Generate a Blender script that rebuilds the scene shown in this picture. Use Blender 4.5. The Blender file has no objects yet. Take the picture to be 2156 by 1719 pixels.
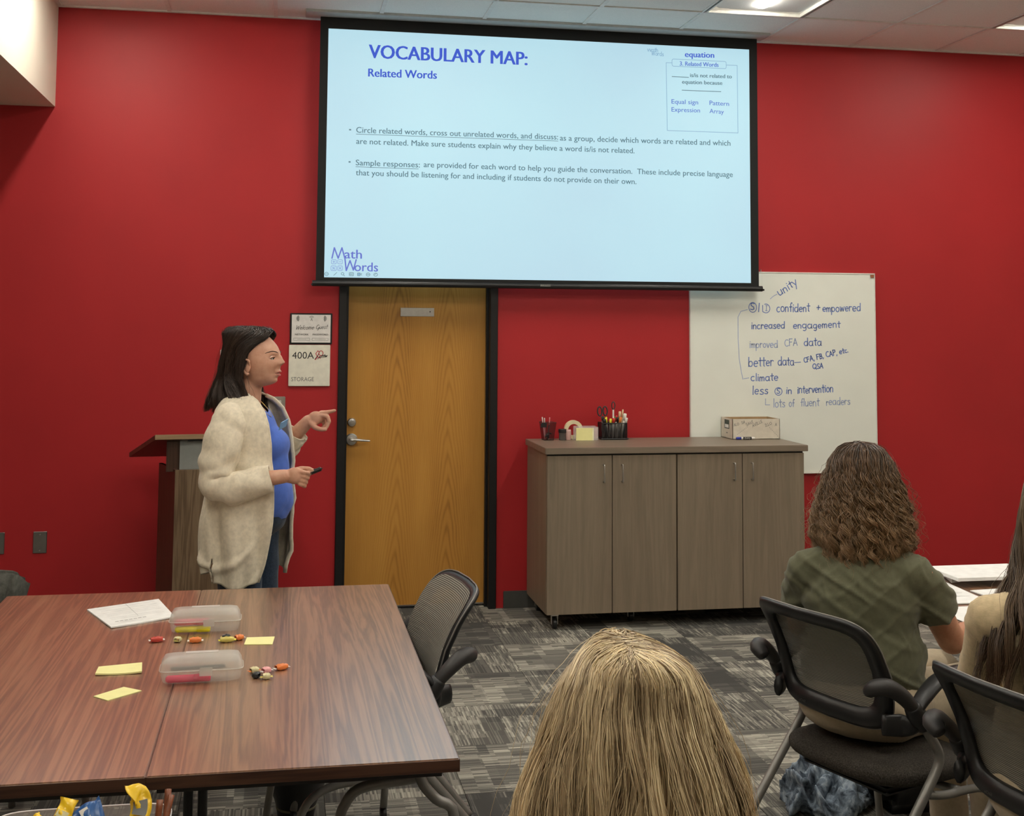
import bpy, bmesh, math, random
import numpy as np
from mathutils import Vector, Matrix, Euler
SC = bpy.context.scene
COL = SC.collection
rnd = random.Random(7)
PI = math.pi

# ------------------------------------------------------------------ camera
FPX, PCX, PCY = 2575.9, 1073.55, 489.5          # focal length and optical centre, for a 2156 x 1719 frame
YAW, PITCH, ROLL = .1835, .075, .0068
cam_d = bpy.data.cameras.new('camera'); cam = bpy.data.objects.new('camera', cam_d); COL.objects.link(cam)
cam_d.sensor_fit = 'HORIZONTAL'; cam_d.sensor_width = 36
cam_d.lens = FPX / 2156 * 36
cam_d.shift_x = (1078 - PCX) / 2156
cam_d.shift_y = (PCY - 859.5) / 2156
cam_d.clip_start = .05
_f = Vector((math.sin(YAW)*math.cos(PITCH), math.cos(YAW)*math.cos(PITCH), math.sin(PITCH)))
_r = Vector((math.cos(YAW), -math.sin(YAW), 0)); _u = _r.cross(_f)
_rr = math.cos(ROLL)*_r + math.sin(ROLL)*_u; _ru = -math.sin(ROLL)*_r + math.cos(ROLL)*_u
_m = Matrix((_rr, _ru, -_f)).transposed().to_4x4(); _m.translation = Vector((-.0928, -7.3063, 1.685))
cam.matrix_world = _m
SC.camera = cam

# ------------------------------------------------------------------ world, exposure
SC.view_settings.view_transform = 'Standard'; SC.view_settings.look = 'None'
SC.view_settings.gamma = 1; SC.view_settings.use_curve_mapping = False
SC.view_settings.exposure = 0.0
W = bpy.data.worlds.new('world'); SC.world = W; W.use_nodes = True
W.node_tree.nodes['Background'].inputs[0].default_value = (.9, .93, 1, 1)
W.node_tree.nodes['Background'].inputs[1].default_value = .15
LAMP = 78.0       # radiance of the ceiling lamps
SCREEN = 0.92      # radiance of the projected picture

# ------------------------------------------------------------------ materials
def srgb(r, g, b):
    f = lambda c: (c/255/12.92) if c/255 <= .04045 else ((c/255+.055)/1.055)**2.4
    return (f(r), f(g), f(b), 1)
class NT:
    """small helper around a node tree"""
    def __init__(s, name, rough=.5, metal=0, spec=.5, **kw):
        s.m = bpy.data.materials.new(name); s.m.use_nodes = True; s.t = s.m.node_tree
        s.b = s.t.nodes['Principled BSDF']; s.out = s.t.nodes['Material Output']
        s.b.inputs['Roughness'].default_value = rough; s.b.inputs['Metallic'].default_value = metal
        s.b.inputs['Specular IOR Level'].default_value = spec
        for k, v in kw.items(): s.b.inputs[k.replace('_', ' ')].default_value = v
    def n(s, typ, **kw):
        nd = s.t.nodes.new(typ)
        for k, v in kw.items():
            if k.startswith('i_'):
                key = k[2:]; key = int(key) if key.isdigit() else key.replace('_', ' ')
                s.set(nd.inputs[key], v)
            else: setattr(nd, k, v)
        return nd
    def set(s, inp, v):
        if isinstance(v, bpy.types.NodeSocket): s.t.links.new(v, inp)
        elif isinstance(v, bpy.types.Node): s.t.links.new(v.outputs[0], inp)
        else: inp.default_value = v
    def math(s, op, a, b=0.0, c=None):
        nd = s.t.nodes.new('ShaderNodeMath'); nd.operation = op
        s.set(nd.inputs[0], a); s.set(nd.inputs[1], b)
        if c is not None: s.set(nd.inputs[2], c)
        return nd.outputs[0]
    def coord(s, kind='Object', scale=(1, 1, 1), loc=(0, 0, 0), rot=(0, 0, 0)):
        tc = s.n('ShaderNodeTexCoord'); mp = s.n('ShaderNodeMapping')
        s.t.links.new(tc.outputs[kind], mp.inputs[0])
        mp.inputs['Scale'].default_value = scale; mp.inputs['Location'].default_value = loc
        mp.inputs['Rotation'].default_value = rot
        return mp.outputs[0]
    def ramp(s, fac, stops, interp='LINEAR'):
        r = s.t.nodes.new('ShaderNodeValToRGB'); r.color_ramp.interpolation = interp
        e = r.color_ramp.elements
        while len(e) < len(stops): e.new(.5)
        for i, (p, c) in enumerate(stops): e[i].position = p; e[i].color = c
        s.set(r.inputs[0], fac); return r.outputs[0]
    def mix(s, fac, a, b, mode='MIX'):
        m = s.t.nodes.new('ShaderNodeMix'); m.data_type = 'RGBA'; m.blend_type = mode
        s.set(m.inputs[0], fac); s.set(m.inputs[6], a); s.set(m.inputs[7], b); return m.outputs[2]
    def noise(s, vec, scale, detail=3, rough=.5, dist=0):
        n = s.t.nodes.new('ShaderNodeTexNoise'); s.set(n.inputs['Vector'], vec)
        n.inputs['Scale'].default_value = scale; n.inputs['Detail'].default_value = detail
        n.inputs['Roughness'].default_value = rough; n.inputs['Distortion'].default_value = dist
        return n.outputs[0]
    def col(s, v): s.set(s.b.inputs['Base Color'], v)
    def bump(s, h, strength=.2, dist=.002):
        b = s.t.nodes.new('ShaderNodeBump'); b.inputs['Strength'].default_value = strength
        b.inputs['Distance'].default_value = dist; s.set(b.inputs['Height'], h)
        s.set(s.b.inputs['Normal'], b.outputs[0])

def plain(name, c, rough=.5, metal=0, var=.06, nscale=30, bump=.08, spec=.5, **kw):
    k = NT(name, rough, metal, spec, **kw); v = k.coord()
    nz = k.noise(v, nscale, 3)
    lo = tuple(x*(1-var) for x in c[:3])+(1,); hi = tuple(min(1, x*(1+var)) for x in c[:3])+(1,)
    k.col(k.ramp(nz, [(.3, lo), (.7, hi)]))
    if bump: k.bump(k.noise(v, nscale*6, 2), bump, .001)
    return k.m
def emit(name, c, strength):
    k = NT(name, .7, 0, .1); k.col((c[0]*.12, c[1]*.12, c[2]*.12, 1))
    k.b.inputs['Emission Color'].default_value = c; k.b.inputs['Emission Strength'].default_value = strength
    return k.m
def wood(name, dark, mid, light, axis='Y', rough=.35, scale=1.0, contrast=1.0, spec=.5, fine=.3, stretch=.06):
    k = NT(name, rough, 0, spec)
    st = {'X': (stretch, 1, 1), 'Y': (1, stretch, 1), 'Z': (1, 1, stretch)}[axis]
    v = k.coord('Object', tuple(a*scale for a in st))
    warp = k.noise(v, 3.2, 3, .55, .6)
    big = k.noise(v, 9, 4, .6, 1.6)
    rings = k.math('SINE', k.math('MULTIPLY', k.math('ADD', warp, k.math('MULTIPLY', big, .25)), 90))
    fi = k.noise(v, 140, 4, .6)
    t = k.math('ADD', k.math('MULTIPLY', k.math('MULTIPLY_ADD', rings, .5, .5), .45*contrast),
               k.math('ADD', k.math('MULTIPLY', fi, fine), k.math('MULTIPLY', big, .45)))
    c = k.ramp(t, [(.25, dark), (.52, mid), (.85, light)])
    k.col(c); k.bump(fi, .05, .0005)
    return k.m

M = {}
# --- walls and ceiling
k = NT('red_paint', .5, 0, .35); v = k.coord()
k.col(k.ramp(k.noise(v, 1.5, 3), [(.35, (.37, .0150, .0185, 1)), (.7, (.41, .0170, .0205, 1))])); k.bump(k.noise(v, 220, 2), .12, .001); M['red'] = k.m
k = NT('cream_paint', .6, 0, .3); v = k.coord()
k.col(k.ramp(k.noise(v, 2, 3), [(.35, (.70, .64, .53, 1)), (.7, (.74, .68, .57, 1))])); k.bump(k.noise(v, 240, 2), .1, .001); M['cream'] = k.m
k = NT('ceiling_tile', .9, 0, .1); v = k.coord()
oi = k.n('ShaderNodeObjectInfo')
sp = k.noise(v, 260, 3, .7)
base = k.ramp(sp, [(.35, (.80, .82, .80, 1)), (.6, (.92, .93, .91, 1))])
k.col(k.mix(k.math('MULTIPLY', oi.outputs['Random'], .12), base, (.86, .82, .78, 1))); k.bump(sp, .25, .0015); M['tile'] = k.m
M['grid'] = plain('ceiling_grid_metal', (.80, .79, .76, 1), .5, 0)
M['rubber'] = plain('grey_rubber_base', (.060, .060, .055, 1), .55)
M['black_frame'] = plain('black_metal_paint', (.006, .006, .007, 1), .35)
M['black_plastic'] = plain('black_plastic', (.011, .011, .012, 1), .42)
M['dark_plastic'] = plain('dark_grey_plastic', (.028, .026, .026, 1), .5)
M['black_cloth'] = plain('black_screen_border', (.004, .0045, .0045, 1), .85, bump=.05)
M['steel'] = plain('brushed_steel', (.56, .55, .53, 1), .3, 1, var=.05, nscale=60)
M['dull_steel'] = plain('dull_steel_plate', (.30, .29, .28, 1), .38, 1)
M['tube_grey'] = plain('grey_painted_tube', (.23, .22, .205, 1), .38, .35)
M['white_plastic'] = plain('white_plastic', (.74, .72, .66, 1), .4)
M['paper'] = plain('white_paper', (.80, .80, .78, 1), .7)
M['note'] = plain('yellow_note_paper', (.84, .80, .36, 1), .7, var=.03)
M['sign_cream'] = plain('cream_sign_plastic', (.74, .71, .60, 1), .4)
M['sign_paper'] = plain('sign_paper', (.72, .69, .66, 1), .45)
M['ink'] = plain('black_ink', (.02, .02, .02, 1), .6)
M['ink_grey'] = plain('grey_ink', (.16, .16, .15, 1), .6)
M['ink_red'] = plain('red_ink', (.55, .03, .05, 1), .6)
M['ink_blue'] = plain('blue_marker_ink', (.13, .21, .52, 1), .6)
M['ink_faint'] = plain('faded_blue_marker_ink', (.33, .41, .62, 1), .6)
M['board'] = plain('whiteboard_enamel', (.80, .82, .75, 1), .25, var=.03, nscale=3, bump=0)
M['screen_frame_metal'] = plain('white_screen_housing', (.55, .57, .57, 1), .45)
M['rust'] = plain('rusty_clip', (.30, .11, .05, 1), .5)
# --- woods
M['table'] = wood('walnut_table_laminate', (.110, .045, .020, 1), (.235, .108, .050, 1), (.36, .185, .092, 1), 'Y', .40, 1.7, .60, stretch=.035)
M['table'].node_tree.nodes['Principled BSDF'].inputs['Coat Weight'].default_value = .85
M['table'].node_tree.nodes['Principled BSDF'].inputs['Coat Roughness'].default_value = .26
M['table'].node_tree.nodes['Principled BSDF'].inputs['Coat IOR'].default_value = 3.2
M['table_edge'] = wood('walnut_edge_band', (.030, .012, .007, 1), (.060, .025, .014, 1), (.095, .043, .024, 1), 'X', .4, 1.1, .8)
M['cab'] = wood('grey_brown_cabinet_laminate', (.178, .136, .094, 1), (.240, .188, .132, 1), (.295, .238, .172, 1), 'Z', .45, 1.0, .22, fine=.25)
M['cab_top'] = wood('grey_brown_worktop_laminate', (.160, .124, .090, 1), (.220, .172, .125, 1), (.27, .215, .160, 1), 'X', .4, 1.0, .25, fine=.25)
M['lectern'] = wood('brown_lectern_laminate', (.085, .050, .026, 1), (.140, .088, .048, 1), (.20, .135, .080, 1), 'Z', .45, 1.3, .8)
M['lectern_dark'] = wood('dark_lectern_laminate', (.045, .022, .014, 1), (.070, .034, .022, 1), (.095, .05, .032, 1), 'Z', .35, 1.3, .5)
M['lectern_light'] = wood('light_lectern_edge', (.26, .17, .09, 1), (.34, .23, .13, 1), (.40, .28, .16, 1), 'X', .45, 1.0, .4)
# oak door with two columns of cathedral grain
k = NT('oak_door_veneer', .4, 0, .4)
v = k.coord('Object'); sx = k.n('ShaderNodeSeparateXYZ'); k.set(sx.inputs[0], v); X, Z = sx.outputs[0], sx.outputs[2]
wob = k.noise(k.coord('Object', (1, 1, .35)), 5, 3, .5)
xw = k.math('ADD', X, k.math('MULTIPLY', k.math('SUBTRACT', wob, .5), .05))
d1 = k.math('ABSOLUTE', k.math('SUBTRACT', xw, .315)); d2 = k.math('ABSOLUTE', k.math('SUBTRACT', xw, .625))
dx = k.math('MINIMUM', d1, d2)
par = k.math('ADD', Z, k.math('MULTIPLY', k.math('POWER', dx, 1.55), 26))
ring = k.math('SINE', k.math('MULTIPLY', par, 44))
ring = k.math('POWER', k.math('MULTIPLY_ADD', ring, .5, .5), 1.6)
fade = k.math('SUBTRACT', 1, k.math('MULTIPLY', dx, 5.0)); fade = k.math('MAXIMUM', fade, .08)
fine = k.noise(k.coord('Object', (1, 1, .03)), 170, 4, .65)
big = k.noise(k.coord('Object', (1, 1, .12)), 7, 3, .5)
t = k.math('SUBTRACT', k.math('ADD', k.math('MULTIPLY', fine, .40), k.math('MULTIPLY', big, .55)), k.math('MULTIPLY', k.math('MULTIPLY', ring, fade), .22))
k.col(k.ramp(t, [(.12, (.25, .100, .016, 1)), (.34, (.42, .190, .032, 1)), (.62, (.52, .255, .050, 1))])); M['door'] = k.m
# --- carpet tiles: stripes and blocks on each tile, quarter turned from tile to tile
k = NT('carpet_tile', .95, 0, .1)
tc = k.n('ShaderNodeTexCoord'); oi = k.n('ShaderNodeObjectInfo')
add = k.n('ShaderNodeVectorMath', operation='ADD'); k.set(add.inputs[0], tc.outputs['Object'])
sc_ = k.n('ShaderNodeVectorMath', operation='SCALE'); k.set(sc_.inputs[0], oi.outputs['Random']); sc_.inputs[3].default_value = 37.0
k.set(add.inputs[1], sc_.outputs[0])
def cell(dx, dy):
    s = k.n('ShaderNodeVectorMath', operation='SNAP'); k.set(s.inputs[0], add.outputs[0]); s.inputs[1].default_value = (dx, dy, 100)
    w = k.n('ShaderNodeTexWhiteNoise'); k.set(w.inputs['Vector'], s.outputs[0]); return w.outputs['Value']
lines = cell(.0075, .06); lines2 = cell(.0045, .19); blocks = cell(.085, .125); wide = cell(.25, .17)
yarn = k.noise(tc.outputs['Object'], 420, 3, .7)
sel = k.math('GREATER_THAN', blocks, .42)
tone = k.math('MULTIPLY_ADD', wide, .30, k.math('MULTIPLY', sel, k.math('MULTIPLY', lines, .42)))
tone = k.math('ADD', tone, k.math('MULTIPLY', k.math('GREATER_THAN', lines2, .55), .20))
tone = k.math('ADD', tone, k.math('MULTIPLY', k.math('SUBTRACT', yarn, .5), .5))
darkt = k.math('LESS_THAN', oi.outputs['Random'], .27)
tone = k.math('SUBTRACT', tone, k.math('MULTIPLY', darkt, .26))
k.col(k.ramp(tone, [(.0, (.070, .068, .064, 1)), (.3, (.145, .138, .122, 1)), (.55, (.300, .283, .242, 1)), (.95, (.56, .53, .44, 1))]))
k.bump(yarn, .6, .004); M['carpet'] = k.m

# ------------------------------------------------------------------ mesh helpers
def link(name, me, mat=None, parent=None, loc=None, rot=None, smooth=False):
    if mat is not None:
        for mm in (mat if isinstance(mat, (list, tuple)) else [mat]): me.materials.append(mm)
    if smooth:
        me.polygons.foreach_set('use_smooth', [True]*len(me.polygons))
    o = bpy.data.objects.new(name, me); COL.objects.link(o)
    if parent is not None: o.parent = parent
    if loc is not None: o.location = loc
    if rot is not None: o.rotation_euler = rot
    return o
def thing(name, label, cat, loc=(0, 0, 0), rotz=0, group=None):
    o = bpy.data.objects.new(name, None); COL.objects.link(o); o.location = loc; o.rotation_euler = (0, 0, rotz)
    o.empty_display_size = .1
    return tag(o, label, cat, group)
def tag(o, label, cat, group=None):
    o['label'] = label; o['category'] = cat
    if group: o['group'] = group
    return o
def struct(o): o['kind'] = 'structure'; return o
def to_mesh(bm, name='m'):
    me = bpy.data.meshes.new(name); bm.normal_update(); bm.to_mesh(me); bm.free(); return me
def bx(bm, x0, x1, y0, y1, z0, z1, bev=0, seg=2):
    b2 = bmesh.new()
    vs = [b2.verts.new((x, y, z)) for x in (x0, x1) for y in (y0, y1) for z in (z0, z1)]
    for f in ((0, 1, 3, 2), (4, 6, 7, 5), (0, 4, 5, 1), (2, 3, 7, 6), (0, 2, 6, 4), (1, 5, 7, 3)): b2.faces.new([vs[i] for i in f])
    if bev: bmesh.ops.bevel(b2, geom=b2.edges[:], offset=bev, segments=seg, affect='EDGES', clamp_overlap=True)
    merge(bm, b2)
def merge(bm, b2):
    me = bpy.data.meshes.new('t'); b2.to_mesh(me); b2.free(); bm.from_mesh(me); bpy.data.meshes.remove(me)
def box(name, x0, x1, y0, y1, z0, z1, mat, parent=None, bev=0, seg=2, **kw):
    bm = bmesh.new(); bx(bm, x0, x1, y0, y1, z0, z1, bev, seg)
    return link(name, to_mesh(bm), mat, parent, **kw)
def smooth_path(pts, n=6):
    P = [Vector(p) for p in pts]
    if n <= 1 or len(P) < 3: return P
    out = []
    for i in range(len(P)-1):
        p0 = P[max(i-1, 0)]; p1 = P[i]; p2 = P[i+1]; p3 = P[min(i+2, len(P)-1)]
        for j in range(n):
            t = j/n; t2 = t*t; t3 = t2*t
            out.append(.5*((2*p1)+(-p0+p2)*t+(2*p0-5*p1+4*p2-p3)*t2+(-p0+3*p1-3*p2+p3)*t3))
    out.append(P[-1]); return out
def sweep(bm, pts, r, seg=10, n=6, closed=False, cap=True, flat=None, up=(0, 0, 1)):
    """tube along pts; r is a number or one radius per point; flat=(a,b) scales the section along side / up"""
    rs = r if isinstance(r, (list, tuple)) else [r]*len(pts)
    P = smooth_path(pts, n) if not closed else [Vector(p) for p in pts]
    if len(P) != len(pts):
        R = []
        for i in range(len(P)):
            t = i/(len(P)-1)*(len(rs)-1); a = int(t); b = min(a+1, len(rs)-1); R.append(rs[a]*(1-(t-a))+rs[b]*(t-a))
    else: R = list(rs)
    rings = []; N = len(P); prev = None
    for i, p in enumerate(P):
        if closed: d = P[(i+1) % N]-P[i-1]
        else: d = P[min(i+1, N-1)]-P[max(i-1, 0)]
        if d.length < 1e-9: d = Vector((0, 0, 1))
        d.normalize()
        if prev is None:
            u = Vector(up)
            if abs(d.dot(u)) > .95: u = Vector((0, 1, 0))
            s = d.cross(u).normalized()
        else:
            s = (prev-d*prev.dot(d)).normalized()
        prev = s; w = s.cross(d).normalized()
        fa, fb = flat if flat else (1, 1)
        rings.append([bm.verts.new(p+s*(R[i]*fa*math.cos(2*PI*k/seg))+w*(R[i]*fb*math.sin(2*PI*k/seg))) for k in range(seg)])
    rng = range(N) if closed else range(N-1)
    for i in rng:
        a, b = rings[i], rings[(i+1) % N]
        for k in range(seg): bm.faces.new((a[k], a[(k+1) % seg], b[(k+1) % seg], b[k]))
    if cap and not closed:
        bm.faces.new(rings[0][::-1]); bm.faces.new(rings[-1])
def tube(name, pts, r, mat, parent=None, smooth=True, **kw):
    bm = bmesh.new(); sweep(bm, pts, r, **kw); bmesh.ops.recalc_face_normals(bm, faces=bm.faces[:])
    return link(name, to_mesh(bm), mat, parent, smooth=smooth)
def lathe(bm, prof, c=(0, 0, 0), seg=24, axis='Z', cap=True):
    rings = []
    for r, h in prof:
        ring = []
        for k in range(seg):
            a = 2*PI*k/seg; x, y = r*math.cos(a), r*math.sin(a)
            p = {'Z': (x, y, h), 'Y': (x, h, y), 'X': (h, x, y)}[axis]
            ring.append(bm.verts.new((c[0]+p[0], c[1]+p[1], c[2]+p[2])))
        rings.append(ring)
    for a, b in zip(rings, rings[1:]):
        for k in range(seg): bm.faces.new((a[k], a[(k+1) % seg], b[(k+1) % seg], b[k]))
    if cap:
        if prof[0][0] > 1e-5: bm.faces.new(rings[0][::-1])
        if prof[-1][0] > 1e-5: bm.faces.new(rings[-1])
    bmesh.ops.recalc_face_normals(bm, faces=bm.faces[:])
def fast_mesh(V, F, name='m', cols=None):
    V = np.asarray(V, np.float32); F = np.asarray(F, np.int32)
    me = bpy.data.meshes.new(name)
    me.vertices.add(len(V)); me.vertices.foreach_set('co', V.ravel())
    me.loops.add(F.size); me.loops.foreach_set('vertex_index', F.ravel())
    me.polygons.add(len(F)); me.polygons.foreach_set('loop_start', np.arange(0, F.size, F.shape[1], dtype=np.int32))
    me.update(calc_edges=True)
    if cols is not None:
        at = me.color_attributes.new('Col', 'FLOAT_COLOR', 'POINT'); at.data.foreach_set('color', np.asarray(cols, np.float32).ravel())
    return me
def grid_mesh(fn, nu, nv, closed_u=False):
    """fn(u,v)->(x,y,z) on a grid, numpy arrays"""
    u = np.linspace(0, 1, nu, endpoint=not closed_u); v = np.linspace(0, 1, nv)
    U, Vv = np.meshgrid(u, v, indexing='ij'); P = np.stack(fn(U, Vv), -1).reshape(-1, 3)
    I = np.arange(nu*nv).reshape(nu, nv)
    A = I if not closed_u else np.vstack([I, I[:1]])
    F = np.stack([A[:-1, :-1], A[1:, :-1], A[1:, 1:], A[:-1, 1:]], -1).reshape(-1, 4)
    return P, F
def dup(root, loc, rotz, label, group=None):
    r = root.copy(); COL.objects.link(r); r.location = loc; r.rotation_euler = (0, 0, rotz); r['label'] = label
    if group: r['group'] = group
    for ch in list(root.children):
        c = ch.copy(); COL.objects.link(c); c.parent = r
        for g in ch.children:
            d = g.copy(); COL.objects.link(d); d.parent = c
    return r

# ------------------------------------------------------------------ lettering
def text_mesh(s, bold=0.0, shear=0.0, res=3):
    cu = bpy.data.curves.new('t', 'FONT'); cu.body = s; cu.resolution_u = res; cu.shear = shear
    o = bpy.data.objects.new('t', cu); COL.objects.link(o)
    dg = bpy.context.evaluated_depsgraph_get(); me = bpy.data.meshes.new_from_object(o.evaluated_get(dg))
    bpy.data.objects.remove(o); bpy.data.curves.remove(cu)
    if bold:
        bm = bmesh.new()
        for dx in (-bold, 0, bold):
            m2 = me.copy(); m2.transform(Matrix.Translation((dx, 0, 0))); bm.from_mesh(m2); bpy.data.meshes.remove(m2)
        bm.to_mesh(me); bm.free()
    return me
def text_wall(name, s, x0, x1, z0, cap, y, mat, parent, bold=0.0, z1=None, shear=0.0, capref=.70, res=3):
    """flat lettering facing -Y: from x0 to x1, baseline z0 (to z1 at the right), capital height cap"""
    me = text_mesh(s, bold, shear, res); n = len(me.vertices); a = np.empty(n*3, np.float32); me.vertices.foreach_get('co', a); a = a.reshape(-1, 3)
    xa, xb = a[:, 0].min(), a[:, 0].max(); t = (a[:, 0]-xa)/(xb-xa)
    P = np.stack([x0+t*(x1-x0), np.full(n, y), z0+t*((z1 if z1 is not None else z0)-z0)+a[:, 1]*cap/capref], -1)
    me.vertices.foreach_set('co', P.astype(np.float32).ravel()); me.update()
    return link(name, me, mat, parent)
def strokes_mesh(lines, w, y, xf=lambda p: p):
    """ribbons of width w in the XZ plane at depth y (pen strokes)"""
    V = []; F = []; parts = []
    for ln in lines:                       # break the stroke where the pen turns sharply
        cur = [ln[0]]
        for i in range(1, len(ln)):
            cur.append(ln[i])
            if i < len(ln)-1:
                a = Vector((ln[i][0]-ln[i-1][0], ln[i][1]-ln[i-1][1])); b = Vector((ln[i+1][0]-ln[i][0], ln[i+1][1]-ln[i][1]))
                if a.length > 1e-9 and b.length > 1e-9 and a.angle(b) > 1.05: parts.append(cur); cur = [ln[i]]
        parts.append(cur)
    for ln in parts:
        P = [Vector((p[0], p[1])) for p in ln]
        if len(P) < 2: continue
        b = len(V)
        for i, p in enumerate(P):
            d = P[min(i+1, len(P)-1)]-P[max(i-1, 0)]
            if d.length < 1e-9: d = Vector((1, 0))
            d.normalize(); nn = Vector((-d.y, d.x))*w/2
            e = -d*w*.3 if i == 0 else (d*w*.3 if i == len(P)-1 else Vector((0, 0)))
            for q in (p+nn+e, p-nn+e): V.append((q.x, y, q.y))
        for i in range(len(P)-1): F.append((b+2*i, b+2*i+1, b+2*i+3, b+2*i+2))
    me = bpy.data.meshes.new('s'); me.from_pydata(V, [], F); return me
def arc(cx, cy, rx, ry, a0, a1, n=9):
    return [(cx+rx*math.cos(math.radians(a0+(a1-a0)*i/n)), cy+ry*math.sin(math.radians(a0+(a1-a0)*i/n))) for i in range(n+1)]
# hand lettering: x height .6, capitals 1, strokes as polylines, last number the advance
A_ = lambda x=.28: arc(x, .3, .25, .3, 60, 360)
GL = {
 'a': ([A_(), [(.53, .6), (.53, .08), (.62, 0)]], .72), 'b': ([[(.05, 1.05), (.05, 0)], arc(.28, .3, .24, .3, 180, -150)], .66),
 'c': ([arc(.28, .3, .24, .3, 55, 310)], .58), 'd': ([A_(), [(.53, 1.05), (.53, 0)]], .70),
 'e': ([[(.05, .3), (.5, .34)]+arc(.28, .3, .24, .3, 10, 310)[1:]], .62), 'f': ([[(.42, 1.0), (.3, 1.05), (.2, .9), (.2, 0)], [(.02, .55), (.4, .58)]], .46),
 'g': ([A_(), [(.53, .6), (.53, -.25), (.4, -.4), (.15, -.35)]], .70), 'h': ([[(.05, 1.05), (.05, 0)], [(.05, .4)]+arc(.25, .38, .2, .22, 150, 0)+[(.45, 0)]], .62),
 'i': ([[(.1, .6), (.1, 0)], [(.1, .82), (.13, .86)]], .26), 'l': ([[(.1, 1.05), (.1, 0)]], .26),
 'm': ([[(.05, .6), (.05, 0)], [(.05, .4)]+arc(.2, .38, .14, .2, 150, 0)+[(.34, 0)], [(.34, .4)]+arc(.49, .38, .14, .2, 150, 0)+[(.63, 0)]], .80),
 'n': ([[(.05, .6), (.05, 0)], [(.05, .4)]+arc(.25, .38, .2, .22, 150, 0)+[(.45, 0)]], .62), 'o': ([arc(.28, .3, .24, .3, 90, 450, 12)], .64),
 'p': ([[(.05, .6), (.05, -.42)], arc(.28, .3, .24, .3, 180, -150)], .66), 'r': ([[(.05, .6), (.05, 0)], [(.05, .38)]+arc(.24, .38, .18, .2, 150, 40)], .48),
 's': ([[(.42, .52), (.3, .6), (.12, .55), (.1, .42), (.25, .32), (.42, .2), (.38, .04), (.2, 0), (.04, .08)]], .54),
 't': ([[(.2, .95), (.2, .06), (.3, 0)], [(.0, .62), (.42, .64)]], .46), 'u': ([[(.05, .6), (.06, .2), (.15, .02), (.32, .02), (.46, .2)], [(.46, .6), (.46, 0)]], .62),
 'v': ([[(.02, .6), (.23, 0), (.45, .6)]], .54), 'w': ([[(.02, .6), (.16, 0), (.32, .5), (.48, 0), (.64, .6)]], .76),
 'y': ([[(.02, .6), (.24, .05)], [(.46, .6), (.1, -.4)]], .56), 'F': ([[(.05, 1), (.05, 0)], [(.05, 1), (.5, 1)], [(.05, .55), (.42, .55)]], .62),
 'C': ([arc(.38, .5, .32, .48, 50, 310)], .70), 'A': ([[(0, 0), (.3, 1), (.6, 0)], [(.1, .35), (.5, .35)]], .72), 'B': ([[(.05, 0), (.05, 1), (.4, .92), (.4, .62), (.05, .52), (.48, .4), (.45, .08), (.05, 0)]], .64),
 'P': ([[(.05, 0), (.05, 1), (.42, .95), (.45, .6), (.05, .48)]], .60), 'S': ([[(.5, .9), (.3, 1), (.08, .88), (.1, .62), (.45, .4), (.48, .12), (.25, 0), (.02, .1)]], .64),
 'I': ([[(.2, 1), (.2, 0)], [(.05, 1), (.35, 1)], [(.05, 0), (.35, 0)]], .46), 'Q': ([arc(.38, .5, .34, .48, 90, 450, 14), [(.45, .25), (.8, -.1)]], .86),
 'W': ([[(0, 1), (.2, 0), (.42, .8), (.62, 0), (.9, 1.05)]], 1.0), 'G': ([arc(.4, .5, .36, .5, 50, 350, 14)+[(.75, -.2), (.5, -.35)]], .86), 'L': ([[(.05, 1), (.05, 0), (.5, 0)]], .58),
 'V': ([[(0, 1), (.28, 0), (.56, 1)]], .62), 'O': ([arc(.38, .5, .34, .48, 90, 450, 14)], .84), 'E': ([[(.5, 1), (.05, 1), (.05, 0), (.5, 0)], [(.05, .52), (.4, .52)]], .60),
 ',': ([[(.1, .05), (.02, -.18)]], .24), '.': ([[(.06, 0), (.1, .04)]], .22), '+': ([[(.3, .75), (.3, .1)], [(.05, .42), (.55, .42)]], .7), ' ': ([], .42), '-': ([[(0, .3), (.6, .3)]], .7), '/': ([[(.0, 0), (.05, 1.05)]], .2),
}
def hand_lines(s, x0, x1, z0, z1, cap, shear=0.0, jit=.02, seed=1):
    r = random.Random(seed+len(s)); x = 0; L = []
    for ch in s:
        st, adv = GL[ch]; dy = r.uniform(-jit, jit)*2; sc = 1+r.uniform(-.08, .08)
        for ln in st: L.append([(x+px*sc+r.uniform(-jit, jit)*.5+py*shear, py*sc+dy+r.uniform(-jit, jit)*.5) for px, py in ln])
        x += adv*sc
    W_ = max(p[0] for l in L for p in l); k_ = (x1-x0)/W_
    ang = math.atan2(z1-z0, x1-x0); ln = math.hypot(x1-x0, z1-z0)/W_
    ca, sa = math.cos(ang), math.sin(ang)
    return [[(x0+p[0]*ln*ca-p[1]*cap*sa, z0+p[0]*ln*sa+p[1]*cap*ca) for p in l] for l in L]

# =================================================================== THE ROOM
H = 3.50
XL, XR, YB = -3.2, 6.2, -9.2
wall_t = .15
# far wall with a door opening
DX0, DX1, DH = .243, 1.187, 2.16
bm = bmesh.new()
bx(bm, XL, DX0-.0, 0, wall_t, 0, H); bx(bm, DX1, XR, 0, wall_t, 0, H); bx(bm, DX0, DX1, 0, wall_t, DH, H)
struct(link('wall_far', to_mesh(bm), M['red']))
struct(box('wall_left', XL-.12, XL, YB, wall_t, 0, H, M['cream']))
struct(box('wall_right', XR, XR+.12, YB, wall_t, 0, H, M['cream']))
struct(box('wall_near', XL, XR, YB-.12, YB, 0, H, M['cream']))
# boxed beam under the ceiling at the left
sof = struct(box('trim_1', XL, -1.395, YB, 0, 2.912, H, M['cream'])); sof['label'] = 'cream boxed soffit under the ceiling at the left'
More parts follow.
